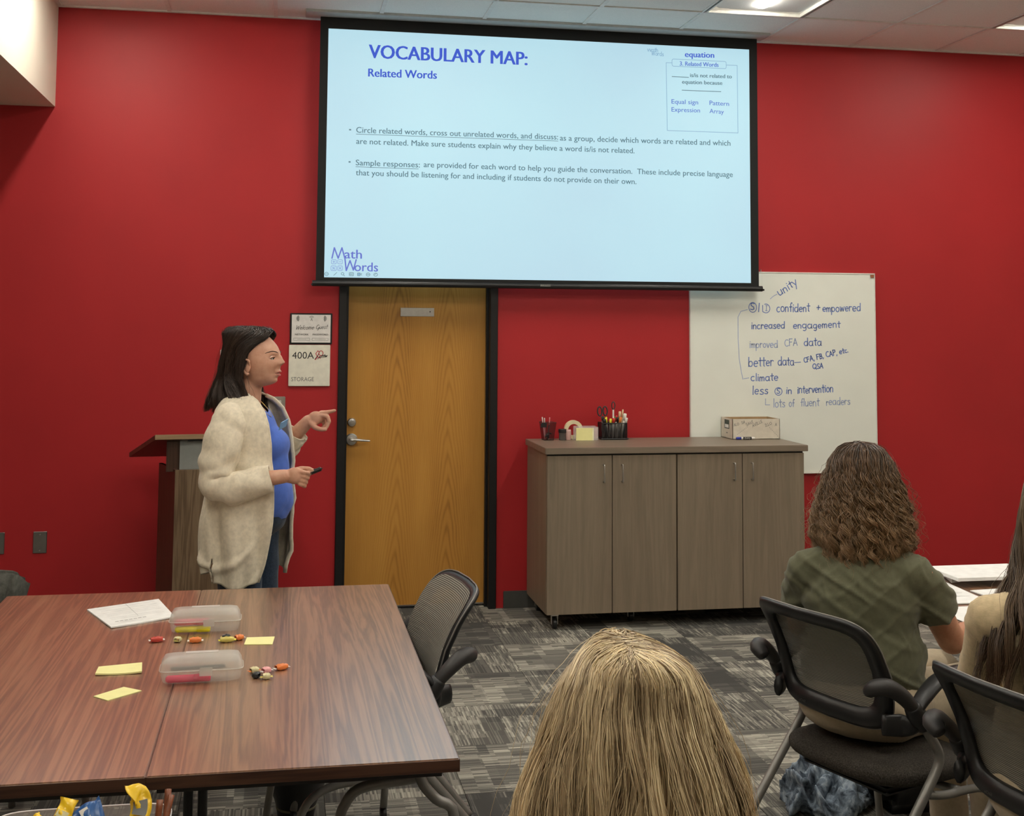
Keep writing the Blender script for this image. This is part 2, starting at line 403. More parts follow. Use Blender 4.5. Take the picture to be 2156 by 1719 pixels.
# baseboards
struct(box('baseboard_far', DX1+.05, XR, -.014, 0, .0, .10, M['rubber'], bev=.003))
struct(box('baseboard_left', XL, DX0-.05, -.014, 0, .0, .10, M['rubber'], bev=.003))
# floor with loose laid carpet tiles
fl = struct(box('floor', XL, XR, YB, .6, -.05, -.008, M['rubber']))
T = .5
bm = bmesh.new(); bx(bm, -T/2+.0008, T/2-.0008, -T/2+.0008, T/2-.0008, -.008, 0, .0012, 1); tm = to_mesh(bm, 'carpet_tile'); tm.materials.append(M['carpet'])
n_t = 0
for i in range(-9, 11):
    for j in range(-13, 2):
        cx_, cy_ = 1.09+T*(i+.5), -.82+T*(j+.5)
        if cx_ < XL or cx_ > XR or cy_ > .55 or cy_ < -7.5: continue
        if cx_ < -1.9 or cx_ > 5.2: continue
        o = bpy.data.objects.new('carpet_tile', tm); COL.objects.link(o); o.parent = fl; o.location = (cx_, cy_, 0)
        o.rotation_euler = (0, 0, PI/2 if (i+j) % 2 else 0); n_t += 1
# ceiling: slab above, T bar grid, lay-in tiles
cl = struct(box('ceiling', XL, XR, YB, wall_t, H+.02, H+.12, M['tile']))
G0, GD, GS = -.7735, .6386, .61
xs = [G0+GS*k for k in range(-4, 12)]; ys = [-GD-1.22*k for k in range(0, 8)]
bm = bmesh.new()
for x in xs: bx(bm, x-.012, x+.012, YB, 0, H-.004, H+.004)
for y in ys: bx(bm, XL, XR, y-.012, y+.012, H-.0045, H+.004)
bx(bm, -1.395, XR, -.022, 0, H-.006, H+.004)
link('ceiling_grid', to_mesh(bm), M['grid'], cl)
lampcells = {(kx, ky) for kx in (-1, 2, 5, 8) for ky in (0, 2, 4)}
tmc = {}
def ctile(x0, x1, y0, y1):
    key = (round(x1-x0, 3), round(y1-y0, 3))
    if key not in tmc:
        a, b = (x1-x0)/2-.011, (y1-y0)/2-.011; bm = bmesh.new(); bx(bm, -a, a, -b, b, .002, .016, .002, 1)
        tmc[key] = to_mesh(bm, 'ceiling_tile'); tmc[key].materials.append(M['tile'])
    o = bpy.data.objects.new('ceiling_tile', tmc[key]); COL.objects.link(o); o.parent = cl; o.location = ((x0+x1)/2, (y0+y1)/2, H)
for k in range(-4, 11):
    x0, x1 = G0+GS*k, G0+GS*(k+1)
    if x0 < XL or x1 > XR: continue
    ctile(x0, x1, -GD, 0)
    for q in range(0, 7):
        if (k, q) in lampcells: continue
        ctile(x0, x1, -GD-1.22*(q+1), -GD-1.22*q)
# recessed troffers
M['lamp'] = emit('warm_white_diffuser', (1.0, .95, .84, 1), LAMP)
M['troffer'] = plain('white_reflector_enamel', (.82, .80, .74, 1), .35)
def make_light():
    t = thing('ceiling_light', 'x', 'ceiling light')
    a, b = .295, .60
    bm = bmesh.new()
    for s in (-1, 1):
        bx(bm, s*a-.012, s*a+.012, -b-.012, b+.012, -.004, .02); bx(bm, -a, a, s*b-.012, s*b+.012, -.004, .02)
    link('frame', to_mesh(bm), M['troffer'], t)
    bm = bmesh.new()                      # arched side reflectors and sloped ends
    nn = 8
    def prof(u): x = -a+2*a*u; return x, .012+.075*math.sin(PI*u)**.7
    rows = []
    for yy in (-b+.09, b-.09): rows.append([bm.verts.new((prof(i/nn)[0], yy, prof(i/nn)[1])) for i in range(nn+1)])
    for i in range(nn): bm.faces.new((rows[0][i], rows[0][i+1], rows[1][i+1], rows[1][i]))
    for s, row in ((-1, rows[0]), (1, rows[1])):
        low = [bm.verts.new((prof(i/nn)[0], s*b, .006)) for i in range(nn+1)]
        for i in range(nn): bm.faces.new((row[i], row[i+1], low[i+1], low[i]))
    bmesh.ops.recalc_face_normals(bm, faces=bm.faces[:])
    link('reflector', to_mesh(bm), M['troffer'], t, smooth=True)
    bm = bmesh.new(); sweep(bm, [(0, -b+.10, .055), (0, -b+.115, .052), (0, b-.115, .052), (0, b-.10, .055)], [.02, .062, .062, .02], seg=14, n=1, flat=(1, .75))
    bmesh.ops.recalc_face_normals(bm, faces=bm.faces[:])
    link('diffuser', to_mesh(bm), M['lamp'], t, smooth=True)
    return t
lt = make_light(); first = True
desc = {(5, 0): 'recessed ceiling light with rounded bright diffuser above the right end of the screen', (8, 0): 'recessed ceiling light cut off by the right edge of the photo'}
for (kx, ky) in sorted(lampcells):
    x = G0+GS*(kx+.5); y = -GD-1.22*(ky+.5)
    lab = desc.get((kx, ky), 'recessed ceiling light outside the picture over the room')
    if first: lt.location = (x, y, H); lt['label'] = lab; lt['group'] = 'recessed ceiling lights'; first = False
    else: dup(lt, (x, y, H), 0, lab, 'recessed ceiling lights')

# door
d = struct(thing('door_1', 'oak veneer storage room door in a black metal frame', 'door')); del d['category']; del d['label']
bm = bmesh.new()
ft = .042
for s, x in ((-1, DX0), (1, DX1)):
    a, b = (x-.004, x+ft) if s < 0 else (x-ft, x+.004)
    bx(bm, a, b, -.018, wall_t, 0, DH, .003, 1)
bx(bm, DX0, DX1, -.018, wall_t, DH-ft, DH+.004, .003, 1)
for s, x in ((-1, DX0+ft), (1, DX1-ft)):
    a, b = (x, x+.014) if s < 0 else (x-.014, x)
    bx(bm, a, b, .05, .115, 0, DH-ft)
link('door_frame', to_mesh(bm), M['black_frame'], d)
lf = box('door_leaf', 0, .86, 0, .045, .012, 2.10, M['door'], d, bev=.002, loc=(.285, .085, 0))
bm = bmesh.new(); bx(bm, .326, .53, -.004, 0, 1.728, 1.780, .001, 1); link('name_plate', to_mesh(bm), M['steel'], lf)
bm = bmesh.new(); lathe(bm, [(.004, -.006), (.004, -.003)], (.505, 0, 1.757), 8, 'Y'); link('screw', to_mesh(bm), M['ink'], lf)
bm = bmesh.new(); lathe(bm, [(.026, 0), (.026, -.012), (.022, -.018), (.011, -.02), (.011, -.024), (.0001, -.024)], (.045, 0, 1.097), 24, 'Y'); link('deadbolt', to_mesh(bm), M['steel'], lf, smooth=False)
bm = bmesh.new(); lathe(bm, [(.036, 0), (.036, -.008), (.03, -.014), (.013, -.016), (.012, -.05), (.0001, -.052)], (.045, 0, .995), 28, 'Y')
sweep(bm, [(.045, -.045, .995), (.07, -.05, .997), (.115, -.048, .993), (.15, -.042, .990)], [.012, .0105, .0095, .007], seg=10, flat=(1.2, .8))
link('lever_handle', to_mesh(bm), M['steel'], lf, smooth=False)
box('kick_strip', .01, .85, -.002, .0, .012, .020, M['steel'], lf)
struct(box('trim_2', DX0, DX1, .15, 1.2, -.005, .002, M['rubber']))

# projection screen let into the ceiling
scr = thing('projection_screen', 'pulled down projection screen with black border showing a pale blue slide', 'projection screen', (0, 0, 0))
box('screen_housing', .01, 2.86, -.235, -.07, H-.012, H+.02, M['screen_frame_metal'], scr, bev=.003)
SX0, SX1, SZ0, SZ1, SY = .097, 2.815, 1.925, 3.495, -.12
px0, px1, pz0, pz1 = .1445, 2.763, 1.950, 3.419
bm = bmesh.new()
o = [(SX0, SZ0), (SX1, SZ0), (SX1, SZ1), (SX0, SZ1)]; i_ = [(px0, pz0), (px1, pz0), (px1, pz1), (px0, pz1)]
for yy in (SY-.0008, SY+.0012):
    A = [bm.verts.new((x, yy, z)) for x, z in o]; B = [bm.verts.new((x, yy, z)) for x, z in i_]
    for q in range(4): bm.faces.new((A[q], A[(q+1) % 4], B[(q+1) % 4], B[q]))
link('black_border', to_mesh(bm), M['black_cloth'], scr)
k = NT('projected_slide_light', .8, 0, .1); v = k.coord('Object')
c = k.ramp(k.noise(v, .9, 2, .5), [(.3, (.45, .69, .82, 1)), (.7, (.47, .77, .87, 1))])
k.col((.12, .12, .12, 1)); k.set(k.b.inputs['Emission Color'], c); k.b.inputs['Emission Strength'].default_value = SCREEN; M['slide'] = k.m
box('slide_picture', px0, px1, SY-.0004, SY+.0009, pz0, pz1, M['slide'], scr)
bm = bmesh.new(); sweep(bm, [(SX0-.02, SY, 1.915), (SX1+.022, SY, 1.915)], .017, seg=12, n=1, flat=(.7, 1)); link('bottom_bar', to_mesh(bm), M['black_frame'], scr)
for a_, b_ in ((SX0-.026, SX0-.018), (SX1+.02, SX1+.03)): box('end_cap', a_, b_, SY-.018, SY+.018, 1.902, 1.914, M['black_plastic'], scr, bev=.002)
lp = box('maker_badge', 1.425, 1.489, SY-.0165, SY-.0125, 1.912, 1.924, M['ink_grey'], scr)
text_wall('badge_lettering', 'DA-LITE', 1.431, 1.483, 1.9155, .006, SY-.017, M['white_plastic'], lp, .01)
def temit(n, c): return emit(n, c, SCREEN)
M['t_blue'] = temit('slide_blue_lettering', srgb(72, 98, 205)); M['t_blue2'] = temit('slide_soft_blue_lettering', srgb(92, 120, 205))
M['t_grey'] = temit('slide_grey_lettering', srgb(98, 128, 140)); M['t_logo'] = temit('slide_logo_violet', srgb(110, 122, 205)); M['t_line'] = temit('slide_thin_lines', srgb(135, 175, 205))
TY = SY-.0015
for s, x0, x1, z0, z1, cap, m, b in (
    ('VOCABULARY MAP:', .3819, 1.3432, 3.254, 3.254, .082, 't_blue', .030),
    ('Related Words', .3808, .7907, 3.142, 3.146, .049, 't_blue', .026),
    ('Circle related words, cross out unrelated words, and discuss:', .3164, 1.534, 2.805, 2.805, .034, 't_grey', .007),
    ('as a group, decide which words are related and which', 1.5458, 2.6349, 2.800, 2.804, .0345, 't_grey', .007),
    ('are not related. Make sure students explain why they believe a word is/is not related.', .3174, 2.015, 2.738, 2.7365, .034, 't_grey', .007),
    ('Sample responses:', .3167, .6948, 2.611, 2.609, .034, 't_grey', .007),
    ('are provided for each word to help you guide the conversation.  These include precise language', .7174, 2.649, 2.612, 2.608, .034, 't_grey', .007),
    ('that you should be listening for and including if students do not provide on their own.', .3177, 2.0269, 2.552, 2.546, .034, 't_grey', .007),
    ('equation', 2.3402, 2.5326, 3.352, 3.355, .036, 't_blue', .024),
    ('3. Related Words', 2.3061, 2.5603, 3.296, 3.299, .027, 't_blue2', .024),
    ('is/is not related to', 2.3737, 2.6473, 3.227, 3.230, .0245, 't_grey', .022),
    ('equation because', 2.3211, 2.5845, 3.183, 3.186, .0245, 't_grey', .022),
    ('Equal sign', 2.253, 2.4254, 3.055, 3.056, .028, 't_blue2', .004), ('Expression', 2.2528, 2.4375, 3.005, 3.006, .028, 't_blue2', .004),
    ('Pattern', 2.4997, 2.6273, 3.056, 3.055, .028, 't_blue2', .004), ('Array', 2.4994, 2.5926, 3.005, 3.003, .028, 't_blue2', .004),
    ('ath', .2595, .3615, 2.0627, 2.0616, .053, 't_logo', .012), ('ords', .3185, .4567, 1.9887, 1.988, .053, 't_logo', .012)):
    text_wall('slide_lettering', s, x0, x1, z0, cap, TY, M[m], scr, b, z1)
def strokes(name, lines, w, y, mat, parent): return link(name, strokes_mesh(lines, w, y), mat, parent)
strokes('slide_logo', [[(.1881, 2.0615), (.2008, 2.1227), (.2238, 2.0621), (.2447, 2.1235), (.2630, 2.06), (.2717, 1.9908), (.2927, 2.0494), (.3129, 1.9942), (.3284, 2.0555)]], .0078, TY, M['t_logo'], scr)
def rrect(x0, x1, z0, z1, r):
    L = []
    for cx_, cz_, a0 in ((x1-r, z1-r, 0), (x0+r, z1-r, 90), (x0+r, z0+r, 180), (x1-r, z0+r, 270)): L += arc(cx_, cz_, r, r, a0, a0+90, 4)
    return L+[L[0]]
keys = []; ks = []
for (a, b_, c_, d_), sg in (((.1855, .2134, 2.0287, 2.0532), '+'), ((.2212, .249, 2.0293, 2.0538), '-'), ((.1834, .214, 1.990, 2.0172), '%'), ((.2218, .2497, 1.9905, 2.0178), 'x')):
    keys.append(rrect(a, b_, c_, d_, .006)); mx, mz, r = (a+b_)/2, (c_+d_)/2, .007
    if sg in '+-': ks.append([(mx-r, mz), (mx+r, mz)])
    if sg == '+': ks.append([(mx, mz-r), (mx, mz+r)])
    if sg in 'x%': ks.append([(mx-r, mz-r), (mx+r, mz+r)])
    if sg == 'x': ks.append([(mx-r, mz+r), (mx+r, mz-r)])
    if sg == '%': ks += [arc(mx-r*.6, mz+r*.6, .002, .002, 0, 360, 6), arc(mx+r*.6, mz-r*.6, .002, .002, 0, 360, 6)]
strokes('slide_logo_keys', keys+ks, .0022, TY, M['t_logo'], scr)
strokes('slide_underline', [[(.3166, 2.796), (1.534, 2.796)], [(.3168, 2.602), (.6864, 2.600)]], .0028, TY, M['t_grey'], scr)
strokes('slide_blank', [[(2.2566, 3.2245), (2.3644, 3.2239)], [(2.3209, 3.1415), (2.5749, 3.1425)]], .004, TY, M['t_grey'], scr)
for z in (2.8205, 2.6295): strokes('slide_bullet', [[(.277, z), (.284, z)]], .008, TY, M['t_grey'], scr)
strokes('slide_frame', [[(2.257, 3.311), (2.219, 3.310), (2.2249, 2.8855), (2.6854, 2.8865), (2.6824, 3.3133), (2.611, 3.313)], rrect(2.257, 2.6105, 3.290, 3.335, .010)], .0032, TY, M['t_line'], scr)
mw = hand_lines('vvath', 2.0978, 2.165, 3.375, 3.374, .026, 0, .01)+hand_lines('Words', 2.125, 2.2018, 3.352, 3.351, .026, 0, .01)
strokes('slide_small_logo', mw, .0035, TY, M['t_line'], scr)
ic = []
for x in (.158, .3988, .4431): ic.append(arc(x, 1.9695, .011, .0095, 0, 360, 14))
ic += [[(.152, 1.9695), (.164, 1.9695)], [(.200, 1.962), (.218, 1.979)], arc(.2505, 1.972, .0075, .0075, 0, 360, 12), [(.256, 1.966), (.263, 1.959)],
       rrect(.290, .314, 1.961, 1.979, .002), arc(.2975, 1.970, .004, .004, 60, 300, 6), arc(.3075, 1.970, .004, .004, 60, 300, 6), rrect(.337, .353, 1.962, 1.978, .002), [(.357, 1.970), (.362, 1.976)], [(.357, 1.970), (.362, 1.964)],
       [(.392, 1.9695), (.406, 1.9695)], [(.437, 1.9695), (.446, 1.975)]]
strokes('slide_toolbar', ic, .0026, TY, M['t_grey'], scr)
for x0, x1 in ((.339, .351),): box('slide_toolbar_block', x0, x1, TY-.0003, TY, 1.964, 1.976, M['t_line'], scr)

# whiteboard
wb = thing('whiteboard', 'large whiteboard with blue handwriting mounted on the red wall', 'whiteboard', (0, 0, 0))
box('board_panel', 2.405, 3.640, -.018, -.001, .775, 2.022, M['board'], wb, bev=.002)
bm = bmesh.new()
for a in ((2.402, 3.643, 2.019, 2.026), (2.402, 3.643, .771, .778), (2.402, 2.408, .775, 2.022), (3.637, 3.643, .775, 2.022)): bx(bm, a[0], a[1], -.021, -.0, a[2], a[3])
link('board_edge', to_mesh(bm), M['white_plastic'], wb)
box('corner_clip', 3.612, 3.634, -.025, -.018, 1.998, 2.018, M['rust'], wb, bev=.001)
box('hanging_peg', 2.868, 2.872, -.02, -.004, 2.024, 2.040, M['steel'], wb)
box('tray_lip', 2.42, 3.62, -.032, -.002, .765, .773, M['white_plastic'], wb, bev=.002)
wy = -.0185
hw = [('unity', 2.992, 1.873, 3.117, 1.953, .050, 0), ('S', 2.797, 1.784, 2.824, 1.784, .040, 0), ('/', 2.853, 1.775, 2.858, 1.775, .052, 0), ('I', 2.897, 1.782, 2.912, 1.782, .034, 1),
      ('confident', 2.972, 1.774, 3.198, 1.779, .051, 0), ('+', 3.240, 1.785, 3.266, 1.785, .04, 0), ('empowered', 3.282, 1.777, 3.541, 1.785, .047, 0),
      ('increased', 2.803, 1.666, 3.025, 1.670, .044, 0), ('engagement', 3.082, 1.671, 3.403, 1.678, .042, 0), ('improved', 2.79, 1.547, 2.976, 1.551, .044, 1), ('CFA', 3.023, 1.557, 3.109, 1.563, .042, 1),
      ('data', 3.154, 1.56, 3.272, 1.564, .050, 0), ('better', 2.782, 1.432, 2.949, 1.435, .055, 0), ('data', 2.978, 1.438, 3.086, 1.441, .050, 0), ('CFA, FB, CAP, etc.', 3.153, 1.456, 3.452, 1.522, .032, 0), ('QSA', 3.21, 1.417, 3.28, 1.42, .032, 0),
      ('climate', 2.797, 1.34, 2.977, 1.346, .044, 0), ('less', 2.806, 1.258, 2.91, 1.26, .050, 0), ('S', 2.968, 1.263, 2.990, 1.263, .030, 0), ('in', 3.03, 1.263, 3.065, 1.263, .042, 0), ('intervention', 3.106, 1.263, 3.345, 1.271, .048, 0),
      ('lots', 2.944, 1.178, 3.022, 1.18, .048, 1), ('of', 3.048, 1.18, 3.086, 1.18, .044, 1), ('fluent', 3.127, 1.183, 3.255, 1.185, .046, 1), ('readers', 3.299, 1.188, 3.46, 1.193, .044, 1)]
for n_, (s, x0, z0, x1, z1, cap, faint) in enumerate(hw):
    strokes('handwriting', hand_lines(s, x0, x1, z0, z1, cap, .04, .022, n_), .0062 if not faint else .0055, wy, M['ink_faint' if faint else 'ink_blue'], wb)
strokes('handwriting', [arc(2.814, 1.801, .026, .031, 20, 375, 16), [(2.880, 1.815), (2.880, 1.775)]+arc(2.902, 1.795, .026, .028, -120, 110, 10), arc(2.980, 1.276, .024, .024, 0, 360, 16), [(3.089, 1.456), (3.130, 1.459)]], .0048, wy, M['ink_blue'], wb)
strokes('handwriting', [[(2.931, 1.855), (2.952, 1.873), (2.976, 1.885)], [(2.894, 1.231), (2.893, 1.193), (2.922, 1.193)], [(2.779, 1.787), (2.735, 1.775), (2.716, 1.74), (2.716, 1.60), (2.722, 1.48), (2.735, 1.40), (2.745, 1.352)], [(2.751, 1.355), (2.785, 1.361)]], .0042, wy, M['ink_faint'], wb)

# signs, switch, plates on the far wall
sg = box('welcome_sign', -.044, .201, -.012, -.001, 1.560, 1.742, M['black_frame'], None, bev=.002); tag(sg, 'small framed Welcome Guest network sign left of the door', 'sign')
box('sign_card', -.034, .191, -.0135, -.011, 1.570, 1.733, M['sign_paper'], sg)
strokes('sign_lettering', hand_lines('Welcome', -.012, .095, 1.646, 1.648, .024, .35, .008, 3)+hand_lines('Guest', .105, .178, 1.649, 1.652, .024, .35, .008, 4), .0030, -.0142, M['ink_grey'], sg)
text_wall('sign_lettering', 'NETWORK', -.014, .065, 1.612, .010, -.0142, M['ink_grey'], sg, .02); text_wall('sign_lettering', 'PASSWORD', .088, .178, 1.612, .010, -.0142, M['ink_grey'], sg, .02)
L = [rrect(-.022, .071, 1.582, 1.596, .002), rrect(.085, .178, 1.582, 1.596, .002), [(.0, 1.589), (.05, 1.589)], [(.10, 1.589), (.165, 1.589)]]
strokes('sign_field', L, .0014, -.0142, M['ink_grey'], sg)
L = []
for r in (.006, .010, .014, .018): L.append(arc(.012, 1.711, r, r, 115, 245, 8)); L.append(arc(.148, 1.711, r, r, -65, 65, 8))
L += [[(.075, 1.697), (.080, 1.712), (.085, 1.697)], arc(.080, 1.712, .007, .007, 20, 160, 6), arc(.080, 1.712, .013, .013, 25, 155, 6)]
strokes('sign_symbol', L, .0026, -.0142, M['ink_grey'], sg)
sg = box('room_sign', -.047, .192, -.012, -.001, 1.316, 1.556, M['sign_cream'], None, bev=.002); tag(sg, 'cream room sign reading 400A STORAGE left of the door', 'sign')
text_wall('sign_lettering', '400A', -.028, .098, 1.476, .040, -.0128, M['ink'], sg); text_wall('sign_lettering', 'STORAGE', -.031, .100, 1.345, .024, -.0128, M['ink_grey'], sg)
strokes('sign_emblem', [[(.106, 1.470), (.115, 1.480), (.128, 1.515), (.120, 1.522), (.108, 1.505), (.118, 1.488), (.135, 1.478)], arc(.138, 1.508, .012, .014, 0, 360, 12)], .004, -.0130, M['ink_red'], sg)
strokes('sign_emblem', [[(.103, 1.472), (.124, 1.500)], [(.120, 1.474), (.132, 1.490)]]+hand_lines('uttlw', .130, .176, 1.482, 1.486, .016, .3, .01, 2), .0034, -.0134, M['ink'], sg)
sw = box('light_switch', -.150, -.062, -.008, -.001, 1.137, 1.256, M['steel'], None, bev=.003); tag(sw, 'steel light switch plate behind the presenter at the lectern', 'light switch')
box('rocker', -.128, -.086, -.012, -.007, 1.158, 1.234, M['white_plastic'], sw, bev=.002)
th = box('thermostat', -.437, -.335, -.028, -.001, 1.405, 1.530, M['white_plastic'], None, bev=.005); tag(th, 'white thermostat half hidden behind the presenter\'s dark hair', 'thermostat')
box('thermostat_cover', -.430, -.342, -.032, -.026, 1.412, 1.523, M['sign_cream'], th, bev=.003)
wp = None
for x, lab in ((-1.394, 'grey steel blank wall plate above the long table, whole in view'), (-1.588-.03, 'grey steel wall plate cut off by the left edge')):
    if wp is None:
        wp = box('wall_plate', -.037, .037, -.007, -.001, -.06, .06, M['dull_steel'], None, bev=.004, seg=1, loc=(x, 0, .452)); tag(wp, lab, 'wall plate', 'steel wall plates')
        for z in (.044, -.044):
            bm = bmesh.new(); lathe(bm, [(.004, -.0085), (.004, -.006)], (0, 0, z), 10, 'Y'); link('screw', to_mesh(bm), M['steel'], wp)
    else: dup(wp, (x, 0, .452), 0, lab, 'steel wall plates')

# =================================================================== FURNITURE
# storage cabinet on casters
cb = thing('storage_cabinet', 'grey brown wood laminate storage cabinet with four doors on casters', 'cabinet', (0, 0, 0))
bm = bmesh.new(); bx(bm, 1.372, 2.892, -.572, -.04, .088, .962, .001, 1); link('body', to_mesh(bm), M['cab'], cb)
box('cabinet_top', 1.360, 2.912, -.604, -.036, .965, 1.0, M['cab_top'], cb, bev=.002)
box('shadow_gap', 1.376, 2.888, -.578, -.04, .955, .967, M['ink'], cb)
for n_, (a, b) in enumerate(((1.374, 1.7445), (1.7485, 2.1200), (2.1285, 2.5130), (2.5170, 2.890))):
    dr = box('cabinet_door', a, b, -.592, -.574, .088, .955, M['cab'], cb, bev=.0015)
    hx = b-.050 if n_ in (0, 2) else a+.053
    tube('door_handle', [(hx, -.592, .902), (hx, -.612, .904), (hx, -.618, .892), (hx, -.618, .82), (hx, -.612, .808), (hx, -.592, .810)], .0042, M['steel'], dr, seg=8, n=4)
for x, y in ((1.43, -.53), (2.84, -.53), (1.43, -.09), (2.84, -.09), (1.9, -.42)):
    bm = bmesh.new(); lathe(bm, [(.0001, -.012), (.028, -.012), (.031, -.008), (.031, .008), (.028, .012), (.0001, .012)], (x, y, .031), 20, 'X')
    cs = link('caster', to_mesh(bm), M['black_plastic'], cb)
    bm = bmesh.new()
    for s in (-1, 1): bx(bm, x+s*.017-.0015, x+s*.017+.0015, y-.012, y+.012, .026, .075)
    bx(bm, x-.02, x+.02, y-.02, y+.02, .073, .088); link('caster_fork', to_mesh(bm), M['steel'], cs)

# lectern turned towards the room
lec = thing('lectern', 'wooden lectern with slanted top standing behind the presenter', 'lectern', (-.625, -.62, 0), math.radians(6))
box('front_panel', 0, .50, -.02, 0, .0, .913, M['lectern'], lec, bev=.001)
bm = bmesh.new()
vs = [(-.0, -.0, 0), (-.0, -.0, .913), (-.078, .24, .925), (-.078, .24, 0)]
a = [bm.verts.new(v_) for v_ in vs]; b = [bm.verts.new((v_[0]+.018, v_[1], v_[2])) for v_ in vs]
bm.faces.new(a); bm.faces.new(b[::-1])
for i in range(4): bm.faces.new((a[i], b[i], b[(i+1) % 4], a[(i+1) % 4]))
bmesh.ops.recalc_face_normals(bm, faces=bm.faces[:])
link('side_panel', to_mesh(bm), M['lectern_dark'], lec)
box('side_panel', .482, .50, .0, .40, 0, .913, M['lectern_dark'], lec)
box('upper_panel', .022, .48, .012, .026, .913, 1.075, plain('grey_lectern_panel', (.27, .28, .265, 1), .45), lec)
box('upper_side', -.045, .022, .03, .06, .90, 1.08, M['lectern_dark'], lec)
box('back_panel', .0, .50, .38, .40, 0, .90, M['lectern_dark'], lec)
bm = bmesh.new()
T0 = [(-.105, -.03, 1.098), (.53, -.03, 1.098), (.50, .42, .965), (-.235, .42, .965)]
t_ = [bm.verts.new(v_) for v_ in T0]; b_ = [bm.verts.new((v_[0], v_[1], v_[2]-.024)) for v_ in T0]
bm.faces.new(t_); bm.faces.new(b_[::-1])
for i in range(4): bm.faces.new((t_[i], b_[i], b_[(i+1) % 4], t_[(i+1) % 4]))
bmesh.ops.recalc_face_normals(bm, faces=bm.faces[:])
lt_ = link('slanted_top', to_mesh(bm), M['lectern_dark'], lec)
box('edge_band', -.105, .53, -.032, -.029, 1.074, 1.099, M['lectern_light'], lt_)
box('microphone_rail', .06, .46, -.012, .012, 1.060, 1.074, M['black_plastic'], lec)

# meeting tables
def make_table(x0, x1, y0, y1, label, seam_right):
    t = thing('meeting_table', label, 'table', ((x0+x1)/2, (y0+y1)/2, 0), 0, 'wood laminate meeting tables')
    w, l = (x1-x0)/2, (y1-y0)/2
    box('tabletop', -w+.0015, w-.0015, -l, l, .715, .74, M['table'], t, bev=.002)
    bm = bmesh.new(); bx(bm, -w+.001, w-.001, -l-.0015, -l+.0, .712, .738, .0007, 1); bx(bm, -w+.001, w-.001, l, l+.0015, .712, .738, .0007, 1)
    for s in (-1, 1): bx(bm, s*w-(.0015 if s > 0 else 0), s*w+(0 if s > 0 else .0015), -l, l, .712, .7385)
    link('edge_band', to_mesh(bm), M['table_edge'], t)
    bm = bmesh.new(); bx(bm, -w+.02, w-.035, -l+.03, -l+.06, .694, .713); bx(bm, -w+.06, w-.06, -l+.10, l-.10, .700, .713); link('under_rail', to_mesh(bm), M['dark_plastic'], t)
    return t
TX0, TX1, TX2, TY0, TY1 = -1.003, -.3515, .309, -4.588, -2.772
tR = make_table(TX1, TX2, TY0, TY1, 'wood laminate meeting table on the right with empty shiny end by the mesh chair', 1)
tL = make_table(TX0, TX1, TY0, TY1, 'wood laminate meeting table on the left holding worksheets and loose yellow notes', 0)
def legs(t, ox, mirror=1):
    for yy, far in ((-4.35, 0), (-3.0, 1)):
        Y_ = yy-(TY0+TY1)/2; f = lambda x: (x-ox)*mirror
        tube('leg', [(f(.285), Y_, .690), (f(.272), Y_, .640), (f(.240), Y_, .620), (f(.178), Y_, .613), (f(.128), Y_, .607), (f(.095), Y_, .594), (f(.075), Y_, .568), (f(.062), Y_, .53), (f(.03), Y_, .35), (f(-.02), Y_, .05)], .0125, M['tube_grey'], t, seg=12, n=5)
        tube('leg', [(f(.235), Y_-.02, .70), (f(.250), Y_-.02, .62), (f(.284), Y_-.02, .576), (f(.33 if mirror > 0 else .30), Y_-.02, .526 if mirror > 0 else .50), (f(.30), Y_-.02, .30), (f(.28), Y_-.02, .05)], .0125, M['tube_grey'], t, seg=12, n=4)
        for x in (-.02, .28):
            bm = bmesh.new(); lathe(bm, [(.0001, -.011), (.022, -.011), (.024, 0), (.022, .011), (.0001, .011)], (f(x), Y_-.01, .024), 16, 'X'); link('caster', to_mesh(bm), M['black_plastic'], t)
legs(tR, (TX1+TX2)/2, 1); legs(tL, (TX1+TX2)/2, -1)
for nm, pts, r, m in (('flip_lever', [(-.285, .315, .645), (-.262, .30, .640), (-.20, .30, .652), (-.13, .30, .668)], .010, 'dark_plastic'), ('hinge_post', [(-.28, .235, .70), (-.28, .235, .56), (-.28, .235, .42)], .011, 'black_plastic'), ('hinge_post', [(-.248, .235, .70), (-.248, .235, .56), (-.248, .235, .42)], .011, 'black_plastic')):
    tube(nm, [(p[0]-(TX1+TX2)/2, p[1]-.9, p[2]) for p in pts], r, M[m], tR, seg=8, n=4)

# unclear dark object below the table, shaped as a black tapered bin
bn = thing('bin_like_object', 'unclear black object shaped as a tapered bin under the right wooden table', 'bin', (-.01, -2.93, 0))
bm = bmesh.new()
def binr(z): return .062+.06*(z/.16)**1.7
pr = [(.06, 0)]+[(binr(z), z) for z in (.01, .04, .07, .10, .13, .16, .175)]+[(binr(.175)-.004, .172)]+[(binr(z)-.006, z) for z in (.13, .08, .02)]+[(.0001, .012)]
lathe(bm, pr, (0, 0, 0), 28, cap=False); link('bin_body', to_mesh(bm), M['black_plastic'], bn, smooth=True)
bm = bmesh.new(); lathe(bm, [(.067, .036), (.0695, .038), (.0705, .044), (.068, .046)], (0, 0, 0), 28, cap=False); link('bin_band', to_mesh(bm), plain('khaki_band', (.16, .15, .10, 1), .6), bn)

